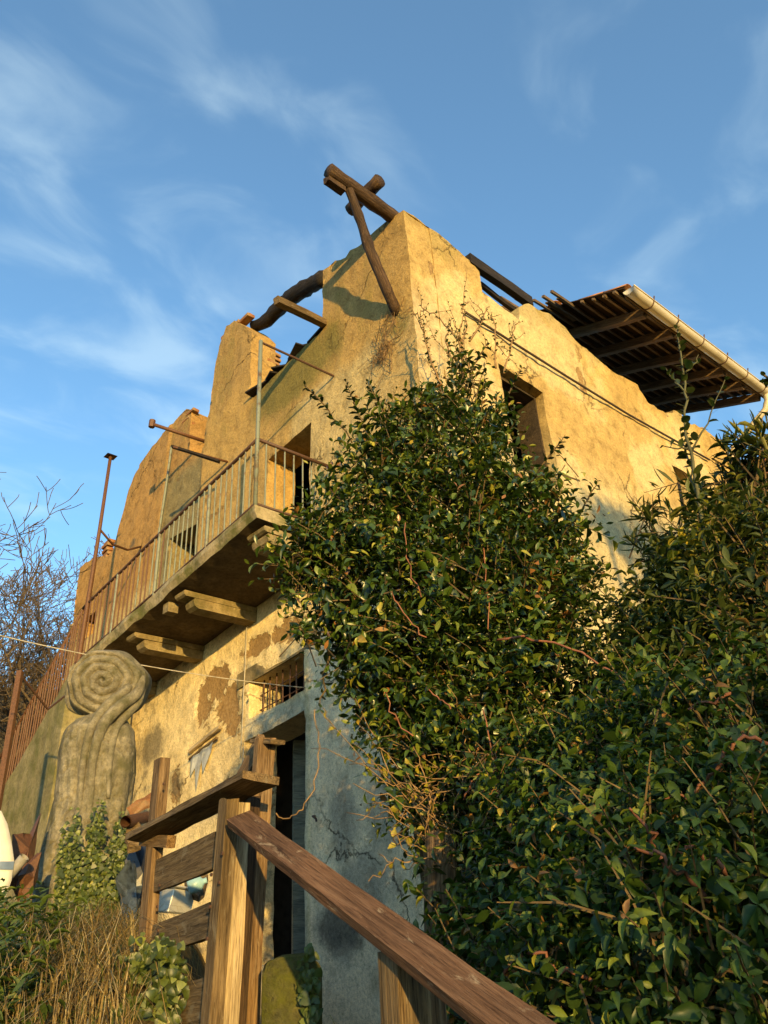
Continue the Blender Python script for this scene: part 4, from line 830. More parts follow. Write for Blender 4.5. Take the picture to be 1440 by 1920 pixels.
def sprigs(blobs, count, nl, ll, lw, shell=(.55, 1.08), spread=.42, upb=.45, droop=.15, rnd=.45, vbias=0.0, taper=.35):
    """leafy sprigs set through the volume of a shrub; returns per-leaf arrays and the sprig axes"""
    C = np.array([b[0] for b in blobs], float); Rr = np.array([(b[1] if hasattr(b[1], '__len__') else (b[1],)*3) for b in blobs], float)
    wt = (Rr.prod(1))**(2/3); wt /= wt.sum(); k = rng.choice(len(blobs), count, p=wt)
    d = unit(rng.normal(size=(count, 3))); rad = rng.uniform(shell[0], 1, count)**.6 * rng.uniform(.92, shell[1], count)
    clump = .86 + .28 * fbm(d[:, 0]*2.2+k*3.1, d[:, 1]*2.2, d[:, 2]*2.2, 77, 3)
    P = C[k] + d * Rr[k] * (rad*clump)[:, None]
    ax = unit(d*.75 + np.array([0, 0, upb]) + rng.normal(size=(count, 3))*rnd)
    i = np.arange(nl)[None, :]; s = (i - nl*.3) * ll * spread
    base = P[:, None] + ax[:, None] * s[..., None] + (np.array([0, 0, -1.]) * (s[..., None]**2) * .9)
    q = np.cross(ax, unit(rng.normal(size=(count, 3)))); q = unit(q); r2 = np.cross(ax, q)
    ang = i*2.4 + rng.uniform(0, 6.28, (count, 1)) + rng.normal(size=(count, nl))*.35
    radial = q[:, None]*np.cos(ang)[..., None] + r2[:, None]*np.sin(ang)[..., None]
    dr = unit(radial*.85 + ax[:, None]*(.35 + .5*(i/nl)[..., None]) + np.array([0, 0, -droop]) + rng.normal(size=(count, nl, 3))*.18)
    nm = ax[:, None]*.8 + np.array([0, 0, .55]) + rng.normal(size=(count, nl, 3))*.3; nm = unit(nm - dr*(nm*dr).sum(-1, keepdims=True))
    sz = rng.uniform(.5, 1.22, (count, nl)) * rng.uniform(.75, 1.15, (count, 1)) * (1 - taper*(i/nl)**2)
    var = np.clip(rng.beta(2, 3.2, (count, nl)) + vbias + .22*(i/nl) + (rng.random((count, 1)) < .09)*.34, 0, 1)
    f = lambda a: a.reshape((-1,) + a.shape[2:])
    return dict(p=f(base), d=f(dr), n=f(nm), s=f(sz), v=f(var), L=ll, W=lw), (P, ax, nl*ll*spread)
def cat(*ds):
    o = {k: np.concatenate([d[k] for d in ds]) for k in 'pdnsv'}; o['L'] = ds[0]['L']; o['W'] = ds[0]['W']; return o
def leaf_mesh(name, kind, A, mat, M):
    V, F = leaf_template(kind); n = len(A['p']); k = len(V)
    side = np.cross(A['d'], A['n']); s = A['s'][:, None, None]
    cu = rng.uniform(-.6, 2.6, n)[:, None, None]; ww = rng.uniform(.72, 1.2, n)[:, None, None]; sk = rng.normal(0, .12, n)[:, None, None]
    P = A['p'][:, None] + (V[None, :, 0:1]*ww + sk*V[None, :, 1:2]**2)*side[:, None]*A['W']*s + V[None, :, 1:2]*A['d'][:, None]*A['L']*s + V[None, :, 2:3]*cu*A['n'][:, None]*A['L']*s
    P = P.reshape(-1, 3) - np.array(M.translation)
    ql = np.array([f for f in F if len(f) == 4]); tr = np.array([f for f in F if len(f) == 3]); off = (np.arange(n)*k)[:, None, None]
    Q = (ql[None] + off).reshape(-1, 4); T = (tr[None] + off).reshape(-1, 3)
    me = bpy.data.meshes.new(name); me.vertices.add(len(P)); me.vertices.foreach_set('co', P.astype(np.float32).ravel())
    lp = np.concatenate([Q.ravel(), T.ravel()]); me.loops.add(len(lp)); me.loops.foreach_set('vertex_index', lp.astype(np.int32))
    st = np.concatenate([np.arange(len(Q))*4, len(Q)*4 + np.arange(len(T))*3]); me.polygons.add(len(st)); me.polygons.foreach_set('loop_start', st.astype(np.int32))
    me.polygons.foreach_set('use_smooth', [True]*len(st)); me.update(calc_edges=True); me.validate()
    at = me.attributes.new('var', 'FLOAT', 'POINT'); at.data.foreach_set('value', np.repeat(A['v'], k).astype(np.float32)); me.materials.append(mat); return me
def leaf_variants(kind, mat, L_, W_):
    r = []
    for v in (.10, .25, .40, .58, .8):
        A = dict(p=np.zeros((1, 3)), d=np.array([[0, 1., 0]]), n=np.array([[0, 0, 1.]]), s=np.ones(1), v=np.array([v]), L=L_, W=W_); r.append(leaf_mesh('leaf', kind, A, mat, Matrix()))
    return r
def foliage(name, loc, label, catg, kind, A, mat, singles=300, group=None, root=None):
    """the leaves of one plant: the ones that show largest as single leaves, the rest as one mass"""
    root = root or empty(name, loc, label, catg, group); n = len(A['p']); pick = np.zeros(0, int)
    if singles:
        ctr = A['p'] + A['d']*A['L']*A['s'][:, None]*.5; x, y, z = proj_px(ctr); inb = (x > 4) & (x < 764) & (y > 4) & (y < 1020)
        cell = (np.clip(x, 0, 767)//9).astype(int)*200 + (np.clip(y, 0, 1023)//9).astype(int); zb = np.full(200*90, 1e9); np.minimum.at(zb, cell, np.where(inb, z, 1e9))
        face = np.abs((A['n'] * unit(ctr)).sum(-1)); sc = np.where(inb & (z < zb[cell] + .05), A['s']*A['L']*(.4+.6*face)/z, 0)
        pick = np.argsort(-sc)[:singles]; pick = pick[sc[pick] > 0]
        lv = leaf_variants(kind, mat, A['L'], A['W'])
        for i in pick:
            d, nn_ = Vector(A['d'][i]), Vector(A['n'][i]); sd = d.cross(nn_); s = float(A['s'][i])
            M = Matrix((sd*s, d*s, nn_*s)).transposed().to_4x4(); M.translation = Vector(A['p'][i])
            place('leaf', lv[min(4, int(A['v'][i]*5))], root, M)
    m = np.ones(n, bool); m[pick] = False
    if m.any():
        B_ = {k: (A[k][m] if k in 'pdnsv' else A[k]) for k in A}
        o = link(bpy.data.objects.new('foliage', leaf_mesh('foliage', kind, B_, mat, WM[root.name])), root, WM[root.name].copy()); o['kind'] = 'stuff'
    return root
def twigs(root, P, ax, ln, mat, r=.003, every=1, name='twigs'):
    V = []; F = []; P = P[::every]; ax = ax[::every]; n = len(P); s = np.cross(ax, [0, 0, 1.]) + 1e-4; s = unit(s); t = np.cross(ax, s); vs = []
    for q, (a, rr_) in enumerate(((-.9, 1.3), (-.1, 1), (.6, .5))):
        for k in range(3): vs.append(P + ax*(a*ln) - np.array([0, 0, 1.])*((a*ln)**2*.9) + (s*math.cos(k*2.094) + t*math.sin(k*2.094))*r*rr_)
    V = np.stack(vs, 1).reshape(-1, 3) - np.array(WM[root.name].translation); f = []
    for q in range(2):
        for k in range(3): f.append((q*3+k, q*3+(k+1) % 3, q*3+3+(k+1) % 3, q*3+3+k))
    F = (np.array(f)[None] + (np.arange(n)*9)[:, None, None]).reshape(-1, 4)
    me = bpy.data.meshes.new(name); me.from_pydata(V.tolist(), [], F.tolist()); me.materials.append(mat); o = link(bpy.data.objects.new(name, me), root, WM[root.name].copy()); o['kind'] = 'stuff'; return o
def curve(p0, p1, sag=0.0, n=10, jit=.0, side=(0, 0, 0)):
    p0 = Vector(p0); p1 = Vector(p1); s = Vector(side); r = []
    for i in range(n+1):
        t = i/n; q = p0.lerp(p1, t); q.z += -4*sag*t*(1-t); q += s*4*t*(1-t); q += Vector((random.gauss(0, jit), random.gauss(0, jit), random.gauss(0, jit)))*(0 < i < n); r.append(q)
    return r
def along_leaves(pts, step, ll, lw, vb=.3, size=1.0, droop=.1, pair=False, ax_up=.3, start=.0):
    """leaves set alternately (or in pairs) along a shoot"""
    P = np.array([tuple(p) for p in pts]); seg = np.linalg.norm(np.diff(P, axis=0), axis=1); cum = np.concatenate([[0], np.cumsum(seg)]); tot = cum[-1]
    ss = np.arange(tot*start, tot, step); ss = np.repeat(ss, 2) if pair else ss; n = len(ss); ss = ss + rng.normal(size=n)*step*.12
    B_ = np.stack([np.interp(ss, cum, P[:, k]) for k in range(3)], -1); ti = np.clip(np.searchsorted(cum, ss)-1, 0, len(seg)-1); T = unit(np.diff(P, axis=0))[ti]
    a = unit(np.cross(T, np.array([.3, .2, 1.]))); b_ = np.cross(T, a); ang = (np.arange(n)//(2 if pair else 1))*2.0 + (np.arange(n) % 2)*math.pi*(1 if pair else .8) + rng.normal(size=n)*.4
    rad = a*np.cos(ang)[:, None] + b_*np.sin(ang)[:, None]; d = unit(rad + T*.55 + np.array([0, 0, -droop]) + rng.normal(size=(n, 3))*.15)
    nm = T*.7 + np.array([0, 0, ax_up]) + rng.normal(size=(n, 3))*.25; nm = unit(nm - d*(nm*d).sum(-1, keepdims=True))
    s = size * rng.uniform(.7, 1.15, n) * (1 - .45*(ss/tot)**3); v = np.clip(vb + rng.normal(size=n)*.16, 0, 1)
    return dict(p=B_, d=d, n=nm, s=s, v=v, L=ll, W=lw)
GREEN = [(0, (.011, .021, .004)), (.35, (.023, .047, .007)), (.6, (.052, .092, .012)), (.82, (.15, .18, .022)), (.97, (.33, .30, .04)), (1, (.26, .12, .035))]
M_lfA = leaf_mat('glossy_leaf', GREEN, .32, .13, .4)
M_lfB = leaf_mat('dull_leaf', [(0, (.022, .032, .008)), (.4, (.05, .07, .016)), (.7, (.10, .12, .026)), (1, (.28, .23, .04))], .5, .24, .28)
M_lfC = leaf_mat('hedge_leaf', [(0, (.012, .024, .005)), (.4, (.027, .056, .009)), (.65, (.062, .108, .015)), (.85, (.18, .22, .03)), (.97, (.36, .31, .045)), (1, (.26, .13, .04))], .42, .24, .3)
M_lfY = leaf_mat('yellow_leaf', [(0, (.20, .17, .02)), (.4, (.38, .31, .03)), (.7, (.48, .36, .04)), (1, (.42, .20, .04))], .5, .35)
M_ivy = leaf_mat('ivy_leaf', [(0, (.015, .028, .008)), (.45, (.06, .085, .015)), (.8, (.17, .20, .035)), (1, (.28, .27, .06))], .45, .2)
M_weed = leaf_mat('weed_leaf', [(0, (.03, .05, .010)), (.5, (.075, .115, .018)), (1, (.17, .20, .04))], .5, .3)

# tall evergreen shrub in front of the house corner
blA = [((3.335, 2.871, 2.788), .42), ((2.972, 2.968, 2.654), .33), ((3.626, 2.831, 3.040), .29), ((3.615, 2.680, 2.386), .33), ((2.780, 3.013, 2.219), .38), ((2.567, 3.068, 1.980), .30), ((3.209, 2.787, 2.111), .58), ((3.614, 2.510, 2.083), .38), ((3.772, 2.454, 2.145), .19),
       ((2.751, 2.904, 1.652), .44), ((2.502, 3.056, 1.660), .24), ((3.174, 2.596, 1.552), .58), ((3.535, 2.449, 1.585), .35), ((3.812, 2.391, 1.785), .15), ((2.652, 2.927, 1.314), .24), ((2.866, 2.718, 1.136), .42), ((3.013, 2.476, 0.908), .52), ((3.314, 2.414, 1.073), .44), ((2.846, 2.593, 0.757), .30), ((2.865, 2.342, 0.524), .40), ((2.739, 2.179, 0.162), .38), ((2.538, 2.109, -0.077), .34), ((2.557, 3.076, 1.413), .15), ((2.714, 2.870, 1.037), .20), ((2.711, 2.733, 0.770), .20), ((2.374, 3.219, 1.832), .14), ((2.710, 2.664, 0.537), .2)]
SA, tA = sprigs(blA, 3700, 9, .074, .036, (.35, 1.1), vbias=-.02)
blA2 = [((3.580, 2.889, 3.381), (.24, .24, .28)), ((3.689, 2.912, 3.723), (.10, .10, .2)), ((2.924, 3.015, 3.039), (.12, .12, .16)), ((3.171, 2.904, 3.087), (.15, .15, .15)), ((3.845, 2.338, 2.592), (.07, .07, .13)), ((2.368, 3.161, 1.875), (.12, .12, .16)), ((2.368, 3.161, 1.446), (.10, .10, .10))]
SA2, tA2 = sprigs(blA2, 95, 7, .055, .026, (.2, 1.05), .55, 1.0, .05)
shoots = [curve((2.728, 3.127, 2.762), (2.494, 3.317, 3.230), -.02, 8, .006), curve((2.946, 2.993, 2.950), (2.853, 3.082, 3.292), .0, 6, .005), curve((2.829, 3.036, 2.714), (2.739, 3.184, 3.299), .0, 6, .006), curve((3.191, 2.883, 2.995), (3.182, 2.892, 3.313), 0, 5, .004), curve((3.773, 2.453, 2.621), (3.884, 2.273, 2.848), 0, 5, .004),
          curve((3.766, 2.727, 3.206), (3.900, 2.533, 3.589), 0, 6, .005), curve((3.887, 2.268, 2.256), (3.954, 2.149, 2.460), 0, 5, .005), curve((2.440, 3.106, 1.975), (2.307, 3.207, 2.062), 0, 5, .004), curve((2.512, 3.113, 1.415), (2.464, 3.151, 1.011), 0, 8, .01), curve((2.601, 3.039, 1.381), (2.518, 3.044, 0.995), 0, 8, .01), curve((2.614, 2.895, 1.140), (2.539, 2.960, 0.794), 0, 8, .012), curve((3.716, 2.357, 1.801), (3.833, 2.161, 1.848), 0, 6, .006), curve((3.759, 2.286, 1.550), (3.874, 2.085, 1.577), 0, 6, .006), curve((3.716, 2.878, 3.664), (3.819, 2.739, 3.941), 0, 5, .004)]
AS = [along_leaves(c, .032, .055, .026, .3, .9, .0, True, .4, .2) for c in shoots]
shA = empty('evergreen_shrub', (3.100, 2.834, -0.066), 'tall dark glossy evergreen shrub covering the house corner, sprigs reaching the upper window', 'shrub')
foliage('', None, '', '', 'broad', cat(SA, SA2, *AS), M_lfA, 300, None, shA)
twigs(shA, np.concatenate([tA[0][::3], tA2[0]]), np.concatenate([tA[1][::3], tA2[1]]), .2, M_twig, .0035)
b = MB()
for c in shoots: b.tube(c, [.006]*(len(c)-2) + [.004, .002], 4)
base = Vector(shA.location) + Vector((0, 0, -.4))
for (c, r) in blA[::2]: b.tube(curve(base + Vector((random.uniform(-.15, .15), random.uniform(-.15, .15), 0)), c, -.1, 8, .03), [.035 - .0028*i for i in range(9)], 6)
b.build('trunk', M_twig, shA, None, True)
# climber running up the corner of the house
cl = empty('climber', (D-.1, YC-.1, 1.0), 'thin half-bare climbing vine on the house corner above the evergreen shrub', 'vine')
st = [[(4.196, 3.556, 3.977), (4.299, 3.743, 4.561), (4.338, 3.850, 5.044), (4.348, 3.914, 5.407), (4.336, 4.001, 5.427)], [(4.208, 3.541, 4.032), (4.240, 3.659, 4.416), (4.307, 3.810, 4.933), (4.328, 3.861, 5.356), (4.409, 3.844, 5.428)], [(4.211, 3.380, 4.110), (4.328, 3.394, 4.537), (4.404, 3.459, 4.877), (4.530, 3.460, 5.218), (4.496, 3.503, 5.299)], [(4.235, 3.350, 4.220), (4.314, 3.411, 4.604), (4.450, 3.399, 4.927), (4.512, 3.483, 5.238), (4.594, 3.458, 5.352)],
      [(4.273, 3.302, 4.268), (4.370, 3.502, 4.823), (4.358, 3.674, 5.170), (4.339, 3.849, 5.425)], [(4.245, 3.004, 4.064), (4.349, 3.029, 4.547), (4.388, 3.060, 4.810)], [(4.278, 2.956, 3.994), (4.505, 2.977, 4.476), (4.614, 2.993, 4.734)], [(4.187, 3.410, 4.293), (4.313, 3.571, 4.775), (4.437, 3.578, 5.113)], [(4.371, 3.339, 4.648), (4.539, 3.280, 4.959), (4.660, 3.283, 5.199)]]
b = MB(); ASC = []
for s in st:
    pts = []; b = MB()
    for i in range(len(s)-1): pts += curve(s[i], s[i+1], 0, 5, .008)[:-1]
    pts.append(Vector(s[-1])); b.tube(pts, [.011 - .007*i/len(pts) for i in range(len(pts))], 4); ASC.append(along_leaves(pts, .07, .045, .026, .35, .9, 0, False))
    b.build('stem', M_stem, cl, None, True); b = MB()
    for _ in range(5):
        q = random.choice(pts); e = q + Vector((random.gauss(0, .14), random.gauss(-.03, .05), random.gauss(.10, .14))); c = curve(q, e, 0, 4, .01); b.tube(c, [.005, .004, .003, .003, .002], 3); b.build('side_shoot', M_stem, cl, None, True); b = MB(); ASC.append(along_leaves(c, .05, .04, .024, .4, .8, 0, False))
# bare rootlets clinging to the plaster
for _ in range(60):
    y0, z0 = random.choice([(4.439, 5.801), (4.519, 5.555), (4.652, 5.495)]); p = Vector((D-.02, y0, z0)); c = [p]
    for k in range(5): c.append(c[-1] + Vector((random.uniform(-.004, .0), random.gauss(.03, .07), random.gauss(-.02, .07)))); 
    for q in c: q.x = min(q.x, D-.015)
    b.tube(c, .0028, 3)
b.build('rootlets', M_stem, cl, None, True)['kind'] = 'stuff'; foliage('', None, '', '', 'broad', cat(*ASC), M_lfA, 120, None, cl)

# right hand shrubs
blB = [((3.627, 1.688, 1.360), .18), ((3.690, 1.544, 1.400), .28), ((3.590, 1.245, 1.370), .36), ((3.653, 1.862, 1.245), .22), ((3.458, 1.575, 1.085), .42), ((3.372, 1.261, 0.969), .46), ((3.292, 1.689, 0.799), .34), ((3.209, 1.398, 0.703), .46), ((3.821, 1.183, 1.762), .2), ((3.684, 2.017, 1.005), .24), ((3.606, 2.154, 0.887), .22), ((3.336, 1.058, 1.139), .5), ((3.013, 1.077, 0.495), .5), ((3.096, 1.837, 0.576), .3)]
SB, tB = sprigs(blB, 1900, 9, .078, .028, (.4, 1.1), .36, .7, .12, .45, -.05)
shB = empty('laurel_shrub', (3.386, 1.725, -0.088), 'big dark shrub with long narrow-oval leaves filling the right edge beside the house wall', 'shrub')
foliage('', None, '', '', 'lance', SB, M_lfB, 300, None, shB); twigs(shB, tB[0], tB[1], .22, M_twig, .004, 3)
b = MB(); base = Vector(shB.location) + Vector((0, 0, -.4))
for (c, r) in blB[::2]: b.tube(curve(base, c, -.1, 8, .03), [.035 - .0028*i for i in range(9)], 6)
b.build('trunk', M_twig, shB, None, True)
blD = [((3.702, 1.225, 1.961), (.16, .16, .16)), ((3.709, 1.497, 1.782), (.22, .22, .18)), ((3.648, 1.062, 1.986), .14), ((3.801, 1.787, 1.781), (.12, .12, .14)), ((3.786, 1.574, 2.108), (.05, .05, .12)), ((3.757, 1.374, 1.888), .14), ((3.799, 1.792, 1.933), .07), ((3.576, 1.285, 1.578), .2)]
SD, tD = sprigs(blD, 120, 10, .125, .017, (.2, 1.0), .14, .7, .1, .5)
shD = empty('oleander', (3.643, 1.880, -0.094), 'oleander with thin spiky leaf whorls below the gutter downpipe', 'shrub')
foliage('', None, '', '', 'lance', SD, M_lfB, 300, None, shD); twigs(shD, tD[0], tD[1], .3, M_twig, .004)
b = MB(); base = Vector(shD.location) + Vector((0, 0, -.4))
for (c, r) in blD: b.tube(curve(base, c, -.1, 8, .03), [.022 - .0016*i for i in range(9)], 6)
b.build('trunk', M_twig, shD, None, True)
# tall pale shoot with round leaves in front of the eaves
tall = [(3.333, 1.360, 1.345), (3.346, 1.328, 1.612), (3.355, 1.306, 1.902), (3.361, 1.289, 2.149), (3.381, 1.236, 2.396), (3.390, 1.211, 2.670), (3.397, 1.192, 2.787)]
pts = []
for i in range(len(tall)-1): pts += curve(tall[i], tall[i+1], 0, 5, .004)[:-1]
pts.append(Vector(tall[-1])); sh = empty('tall_shoot', tall[0], 'single tall thorny shoot with a few round leaves rising in front of the roof gutter', 'plant')
b = MB(); b.tube(pts, [.012 - .009*i/len(pts) for i in range(len(pts))], 6); AT = [along_leaves(pts[6:], .05, .062, .046, .25, 1., 0, False)]
for (p, q) in (((3.358, 1.296, 1.992), (3.443, 1.053, 2.364)), ((3.360, 1.293, 2.028), (3.312, 1.412, 2.080)), ((3.378, 1.244, 2.348), (3.356, 1.302, 2.531)), ((3.349, 1.321, 1.726), (3.446, 1.348, 2.218)), ((3.385, 1.225, 2.461), (3.414, 1.141, 2.546))):
    c = curve(p, q, .01, 7, .005); b.tube(c, [.006 - .0006*i for i in range(8)], 5); AT.append(along_leaves(c, .04, .058, .044, .25, 1., 0, False, .3, .15))
for i in range(6, len(pts)):
    for _ in range(3): d = Vector((random.gauss(0, 1), random.gauss(0, 1), random.gauss(.3, .4))).normalized(); b.tube([pts[i], pts[i]+d*.022], [.0035, .0008], 3)
b.build('stem', plain_mat('grey_green_stem', (.085, .085, .04), .7), sh, None, True); foliage('', None, '', '', 'round', cat(*AT), M_lfB, 150, None, sh)
sh = empty('leafy_shoot', (3.296, 0.835, 1.988), 'dark leafy shoot tip poking in at the right edge beyond the gutter end', 'plant')
c = curve((3.316, 0.749, 1.833), (3.291, 0.855, 2.182), -.02, 8, .004); b = MB(); b.tube(c, .006, 5); b.build('stem', M_twig, sh); foliage('', None, '', '', 'round', cat(along_leaves(c, .03, .06, .045, .15, 1., 0, True, .3, .2), along_leaves(c, .05, .06, .045, .15, 1., 0, True, .3, .6)), M_lfB, 60, None, sh)
# near hedge in the lower right
blC = [((2.474, 1.868, 0.430), .24), ((2.448, 1.647, 0.361), .32), ((2.507, 1.356, 0.409), .40), ((2.386, 1.033, 0.364), .38), ((2.223, 1.619, 0.120), .30), ((2.141, 1.291, 0.082), .36), ((2.069, 1.005, 0.075), .36), ((1.918, 1.270, -0.088), .30), ((1.800, 0.982, -0.106), .34), ((1.965, 0.872, -0.044), .30), ((2.327, 1.813, -0.026), .24), ((2.149, 1.872, -0.194), .24), ((1.791, 1.278, -0.232), .24), ((2.034, 1.620, -0.220), .20), ((1.738, 0.990, -0.261), .24), ((2.311, 2.066, -0.083), .16)]
SC, tC = sprigs(blC, 3300, 8, .052, .027, (.35, 1.06), .42, .25, .35, .45, .0)
runners = [[(2.048, 0.805, 0.357), (1.975, 0.851, 0.364), (1.902, 0.891, 0.288), (1.869, 0.957, 0.234), (1.825, 1.040, 0.231)], [(1.743, 0.981, 0.073), (1.689, 0.975, 0.159), (1.673, 1.001, 0.212)], [(1.690, 0.868, 0.014), (1.622, 0.890, 0.066), (1.585, 0.954, 0.122)], [(1.709, 0.830, 0.062), (1.642, 0.852, 0.113), (1.631, 0.873, 0.105)], [(1.801, 1.430, -0.080), (1.746, 1.497, -0.123), (1.792, 1.276, -0.001)], [(1.648, 1.133, -0.145), (1.592, 1.211, -0.102), (1.566, 1.244, -0.069)], [(2.666, 2.110, 1.125), (2.735, 1.846, 1.050), (2.765, 1.610, 0.865), (2.703, 1.301, 0.657), (2.590, 1.064, 0.536)], [(2.217, 0.920, 0.536), (2.101, 0.936, 0.494), (2.071, 1.001, 0.489)], [(2.072, 1.399, 0.104), (2.053, 1.426, 0.176), (2.031, 1.458, 0.222)]]
shC = empty('leafy_hedge', (2.108, 1.344, -0.232), 'low near hedge of oval leaves with yellowish tips filling the lower right corner', 'hedge')
b = MB(); AR = []
for i, s in enumerate(runners):
    pts = []
    for k in range(len(s)-1): pts += curve(s[k], s[k+1], -.01, 6, .005)[:-1]
    pts.append(Vector(s[-1])); b.tube(pts, [.006 - .003*k/len(pts) for k in range(len(pts))], 5); b.build('runner', M_reds, shC, None, True); b = MB(); AR.append(along_leaves(pts, .075 if i in (0, 6) else .04, .058, .031, .78 if i in (1, 2, 3, 4, 5) else .5, 1., .05, True))
foliage('', None, '', '', 'broad', cat(SC, *AR), M_lfC, 300, None, shC); twigs(shC, tC[0], tC[1], .2, M_twig, .003, 3)
# autumn yellow bits among the right shrub
yb = sprigs([((3.343, 1.335, 1.558), (.12, .12, .08)), ((3.359, 1.295, 1.490), .07), ((3.313, 1.408, 1.480), .07), ((3.373, 1.259, 1.412), .06)], 16, 5, .09, .04, (.1, 1.0))[0]
yl = empty('yellowing_branch', (3.421, 1.410, 1.331), 'branch of yellowed broad leaves in the upper part of the right shrub', 'branch'); foliage('', None, '', '', 'broad', yb, M_lfY, 80, None, yl)

# dry vine tangle between doorway and shrub
dv = empty('dry_vine', (2.635, 2.452, 0.061), 'tangle of bare ochre vine stems with a few yellow leaves beside the blue wall', 'vine')
b = MB(); YL = []
for k in range(58):
    r0 = Vector(random.choice([(2.607, 2.335, 0.294), (2.529, 2.347, 0.335), (2.530, 2.419, 0.260), (2.652, 2.284, 0.502), (2.508, 2.295, 0.132)])) + Vector((random.gauss(0, .06), random.gauss(0, .06), random.gauss(0, .08)))
    e = Vector(random.choice([(2.340, 2.994, 0.934), (2.394, 2.821, 0.755), (2.521, 2.843, 0.925), (2.432, 2.655, 0.542), (2.305, 2.765, 0.482), (2.254, 2.678, 0.259), (2.465, 2.624, 0.494), (2.599, 2.633, 0.790), (2.380, 2.428, 0.219), (2.424, 2.525, 0.351), (2.497, 2.453, 0.517), (2.672, 2.260, 0.796)])) + Vector((random.gauss(0, .06), random.gauss(0, .06), random.gauss(0, .08)))
    if k > 34: e = r0.lerp(e, random.uniform(.35, .7))
    c = curve(r0, e, random.uniform(-.06, .03), 9, .010); b = MB(); b.tube(c, [.0038 - .00025*i for i in range(10)], 4); b.build('stem', M_stem, dv, None, True); b = MB()
    if k % 3 == 0:
        q = c[random.randint(4, 8)]; e2 = q + Vector((random.gauss(-.05, .1), random.gauss(.05, .1), random.gauss(.0, .12))); c2 = curve(q, e2, 0, 5, .008); b.tube(c2, .0022, 3); b.build('stem', M_stem, dv, None, True); b = MB(); YL.append(along_leaves(c2, .09, .048, .034, .45, .9, .2, False))
    if k < 12: YL.append(along_leaves(c[6:], .11, .045, .032, .45, 1., .3, False))
pts = []; s = [(2.381, 3.089, 0.987), (2.401, 3.074, 0.802), (2.379, 3.091, 0.602), (2.318, 3.136, 0.508), (2.315, 3.262, 0.487), (2.277, 3.289, 0.525)]
for k in range(5): pts += curve(s[k], s[k+1], .01, 5, .004)[:-1]
b.tube(pts, .0035, 4); b.build('stem', M_stem, dv, None, True)
foliage('', None, '', '', 'broad', cat(*YL), M_lfY, 200, None, dv)
# trailing strands and rose hip stems hanging over the shrub front
ts = empty('trailing_vine', (2.696, 2.072, 1.120), 'thin pale trailing stems hanging down over the evergreen shrub front', 'vine'); b = MB(); TL = []
for (p, q) in (((2.357, 2.451, 1.402), (2.424, 2.312, 1.149)), ((2.312, 2.493, 0.943), (2.361, 2.376, 0.714)), ((2.430, 2.082, 0.539), (2.381, 2.138, 0.424)), ((2.406, 1.955, 0.597), (2.370, 1.998, 0.292)), ((2.453, 2.054, 0.770), (2.419, 1.938, 0.361)), ((2.478, 1.691, 0.594), (2.373, 1.667, 0.448)), ((2.448, 2.359, 0.931), (2.441, 2.220, 0.805)), ((2.819, 2.239, 1.708), (2.725, 2.196, 1.214)), ((2.561, 2.530, 1.873), (2.526, 2.423, 1.406)), ((2.733, 1.849, 0.739), (2.618, 1.660, 0.524)), ((2.576, 1.898, 0.562), (2.771, 1.793, 0.754))):
    c = curve(p, q, random.uniform(-.03, .03), 8, .006, (random.gauss(0, .02), random.gauss(0, .02), 0)); b = MB(); b.tube(c, .0035, 4); b.build('stem', M_reds, ts, None, True); TL.append(along_leaves(c, .10, .05, .03, .6, 1., .2, False))
foliage('', None, '', '', 'broad', cat(*TL), M_lfC, 100, None, ts)
# low grassy weeds by the handrail post
def strips(name, base, ln, wd, lean, mat, parent=None, curl=.8, seg=4):
    n = len(base); az = rng.uniform(0, 6.28, n); h = np.stack([np.cos(az), np.sin(az), np.zeros(n)], -1); sd = np.stack([-np.sin(az), np.cos(az), np.zeros(n)], -1); V = []
    for i in range(seg+1):
        t = i/seg; th = lean + curl*t; 
        V.append((base + (h*(np.sin(th*t)*1.0)[:, None] + np.array([0, 0, 1.])*(np.cos(th*t*.9)*1.0)[:, None])*(ln*t)[:, None], wd*(1-t*.85)))
    vs = np.stack([np.stack([p - sd*w_[:, None], p + sd*w_[:, None]], 1) for p, w_ in V], 1).reshape(-1, 3)
    f = np.array([(2*i, 2*i+1, 2*i+3, 2*i+2) for i in range(seg)]); F = (f[None] + (np.arange(n)*(seg+1)*2)[:, None, None]).reshape(-1, 4)
    M = WM[parent.name].copy() if parent else Matrix(); vs = vs - np.array(M.translation)
    me = bpy.data.meshes.new(name); me.from_pydata(vs.tolist(), [], F.tolist()); me.materials.append(mat)
    at = me.attributes.new('var', 'FLOAT', 'POINT'); at.data.foreach_set('value', np.repeat(rng.random(n), (seg+1)*2).astype(np.float32)); me.polygons.foreach_set('use_smooth', [True]*len(F))
    o = link(bpy.data.objects.new(name, me), parent, M); o['kind'] = 'stuff'; return o
def spots(n, u, d):
    a = [];
    for _ in range(n):
        du = random.uniform(*u); dd = random.uniform(*d)
        a.append((math.cos(du)*dd, math.sin(du)*dd))
    a = np.array(a); return np.column_stack([a, gz(a[:, 0], a[:, 1])])
AZ = lambda x, y: math.atan2(y, x)
azL, azM, azR = AZ(*(0.282, 0.959, -0.007)[:2]), AZ(*(0.467, 0.884, -0.019)[:2]), AZ(*(0.745, 0.667, -0.037)[:2])
M_straw = leaf_mat('dry_grass', [(0, (.10, .065, .025)), (.4, (.24, .165, .065)), (.75, (.38, .28, .13)), (1, (.50, .41, .22))], .6, .2, .2)
M_gra = leaf_mat('green_grass', [(0, (.035, .055, .012)), (.5, (.08, .115, .022)), (1, (.18, .19, .05))], .5, .25, .3)
p = spots(7400, (AZ(*(0.448, 0.894, -0.018)[:2]), azL + .3), (2.4, 5.6)); cl_ = fbm(p[:, 0]*1.4, p[:, 1]*1.4, None, 71, 3)
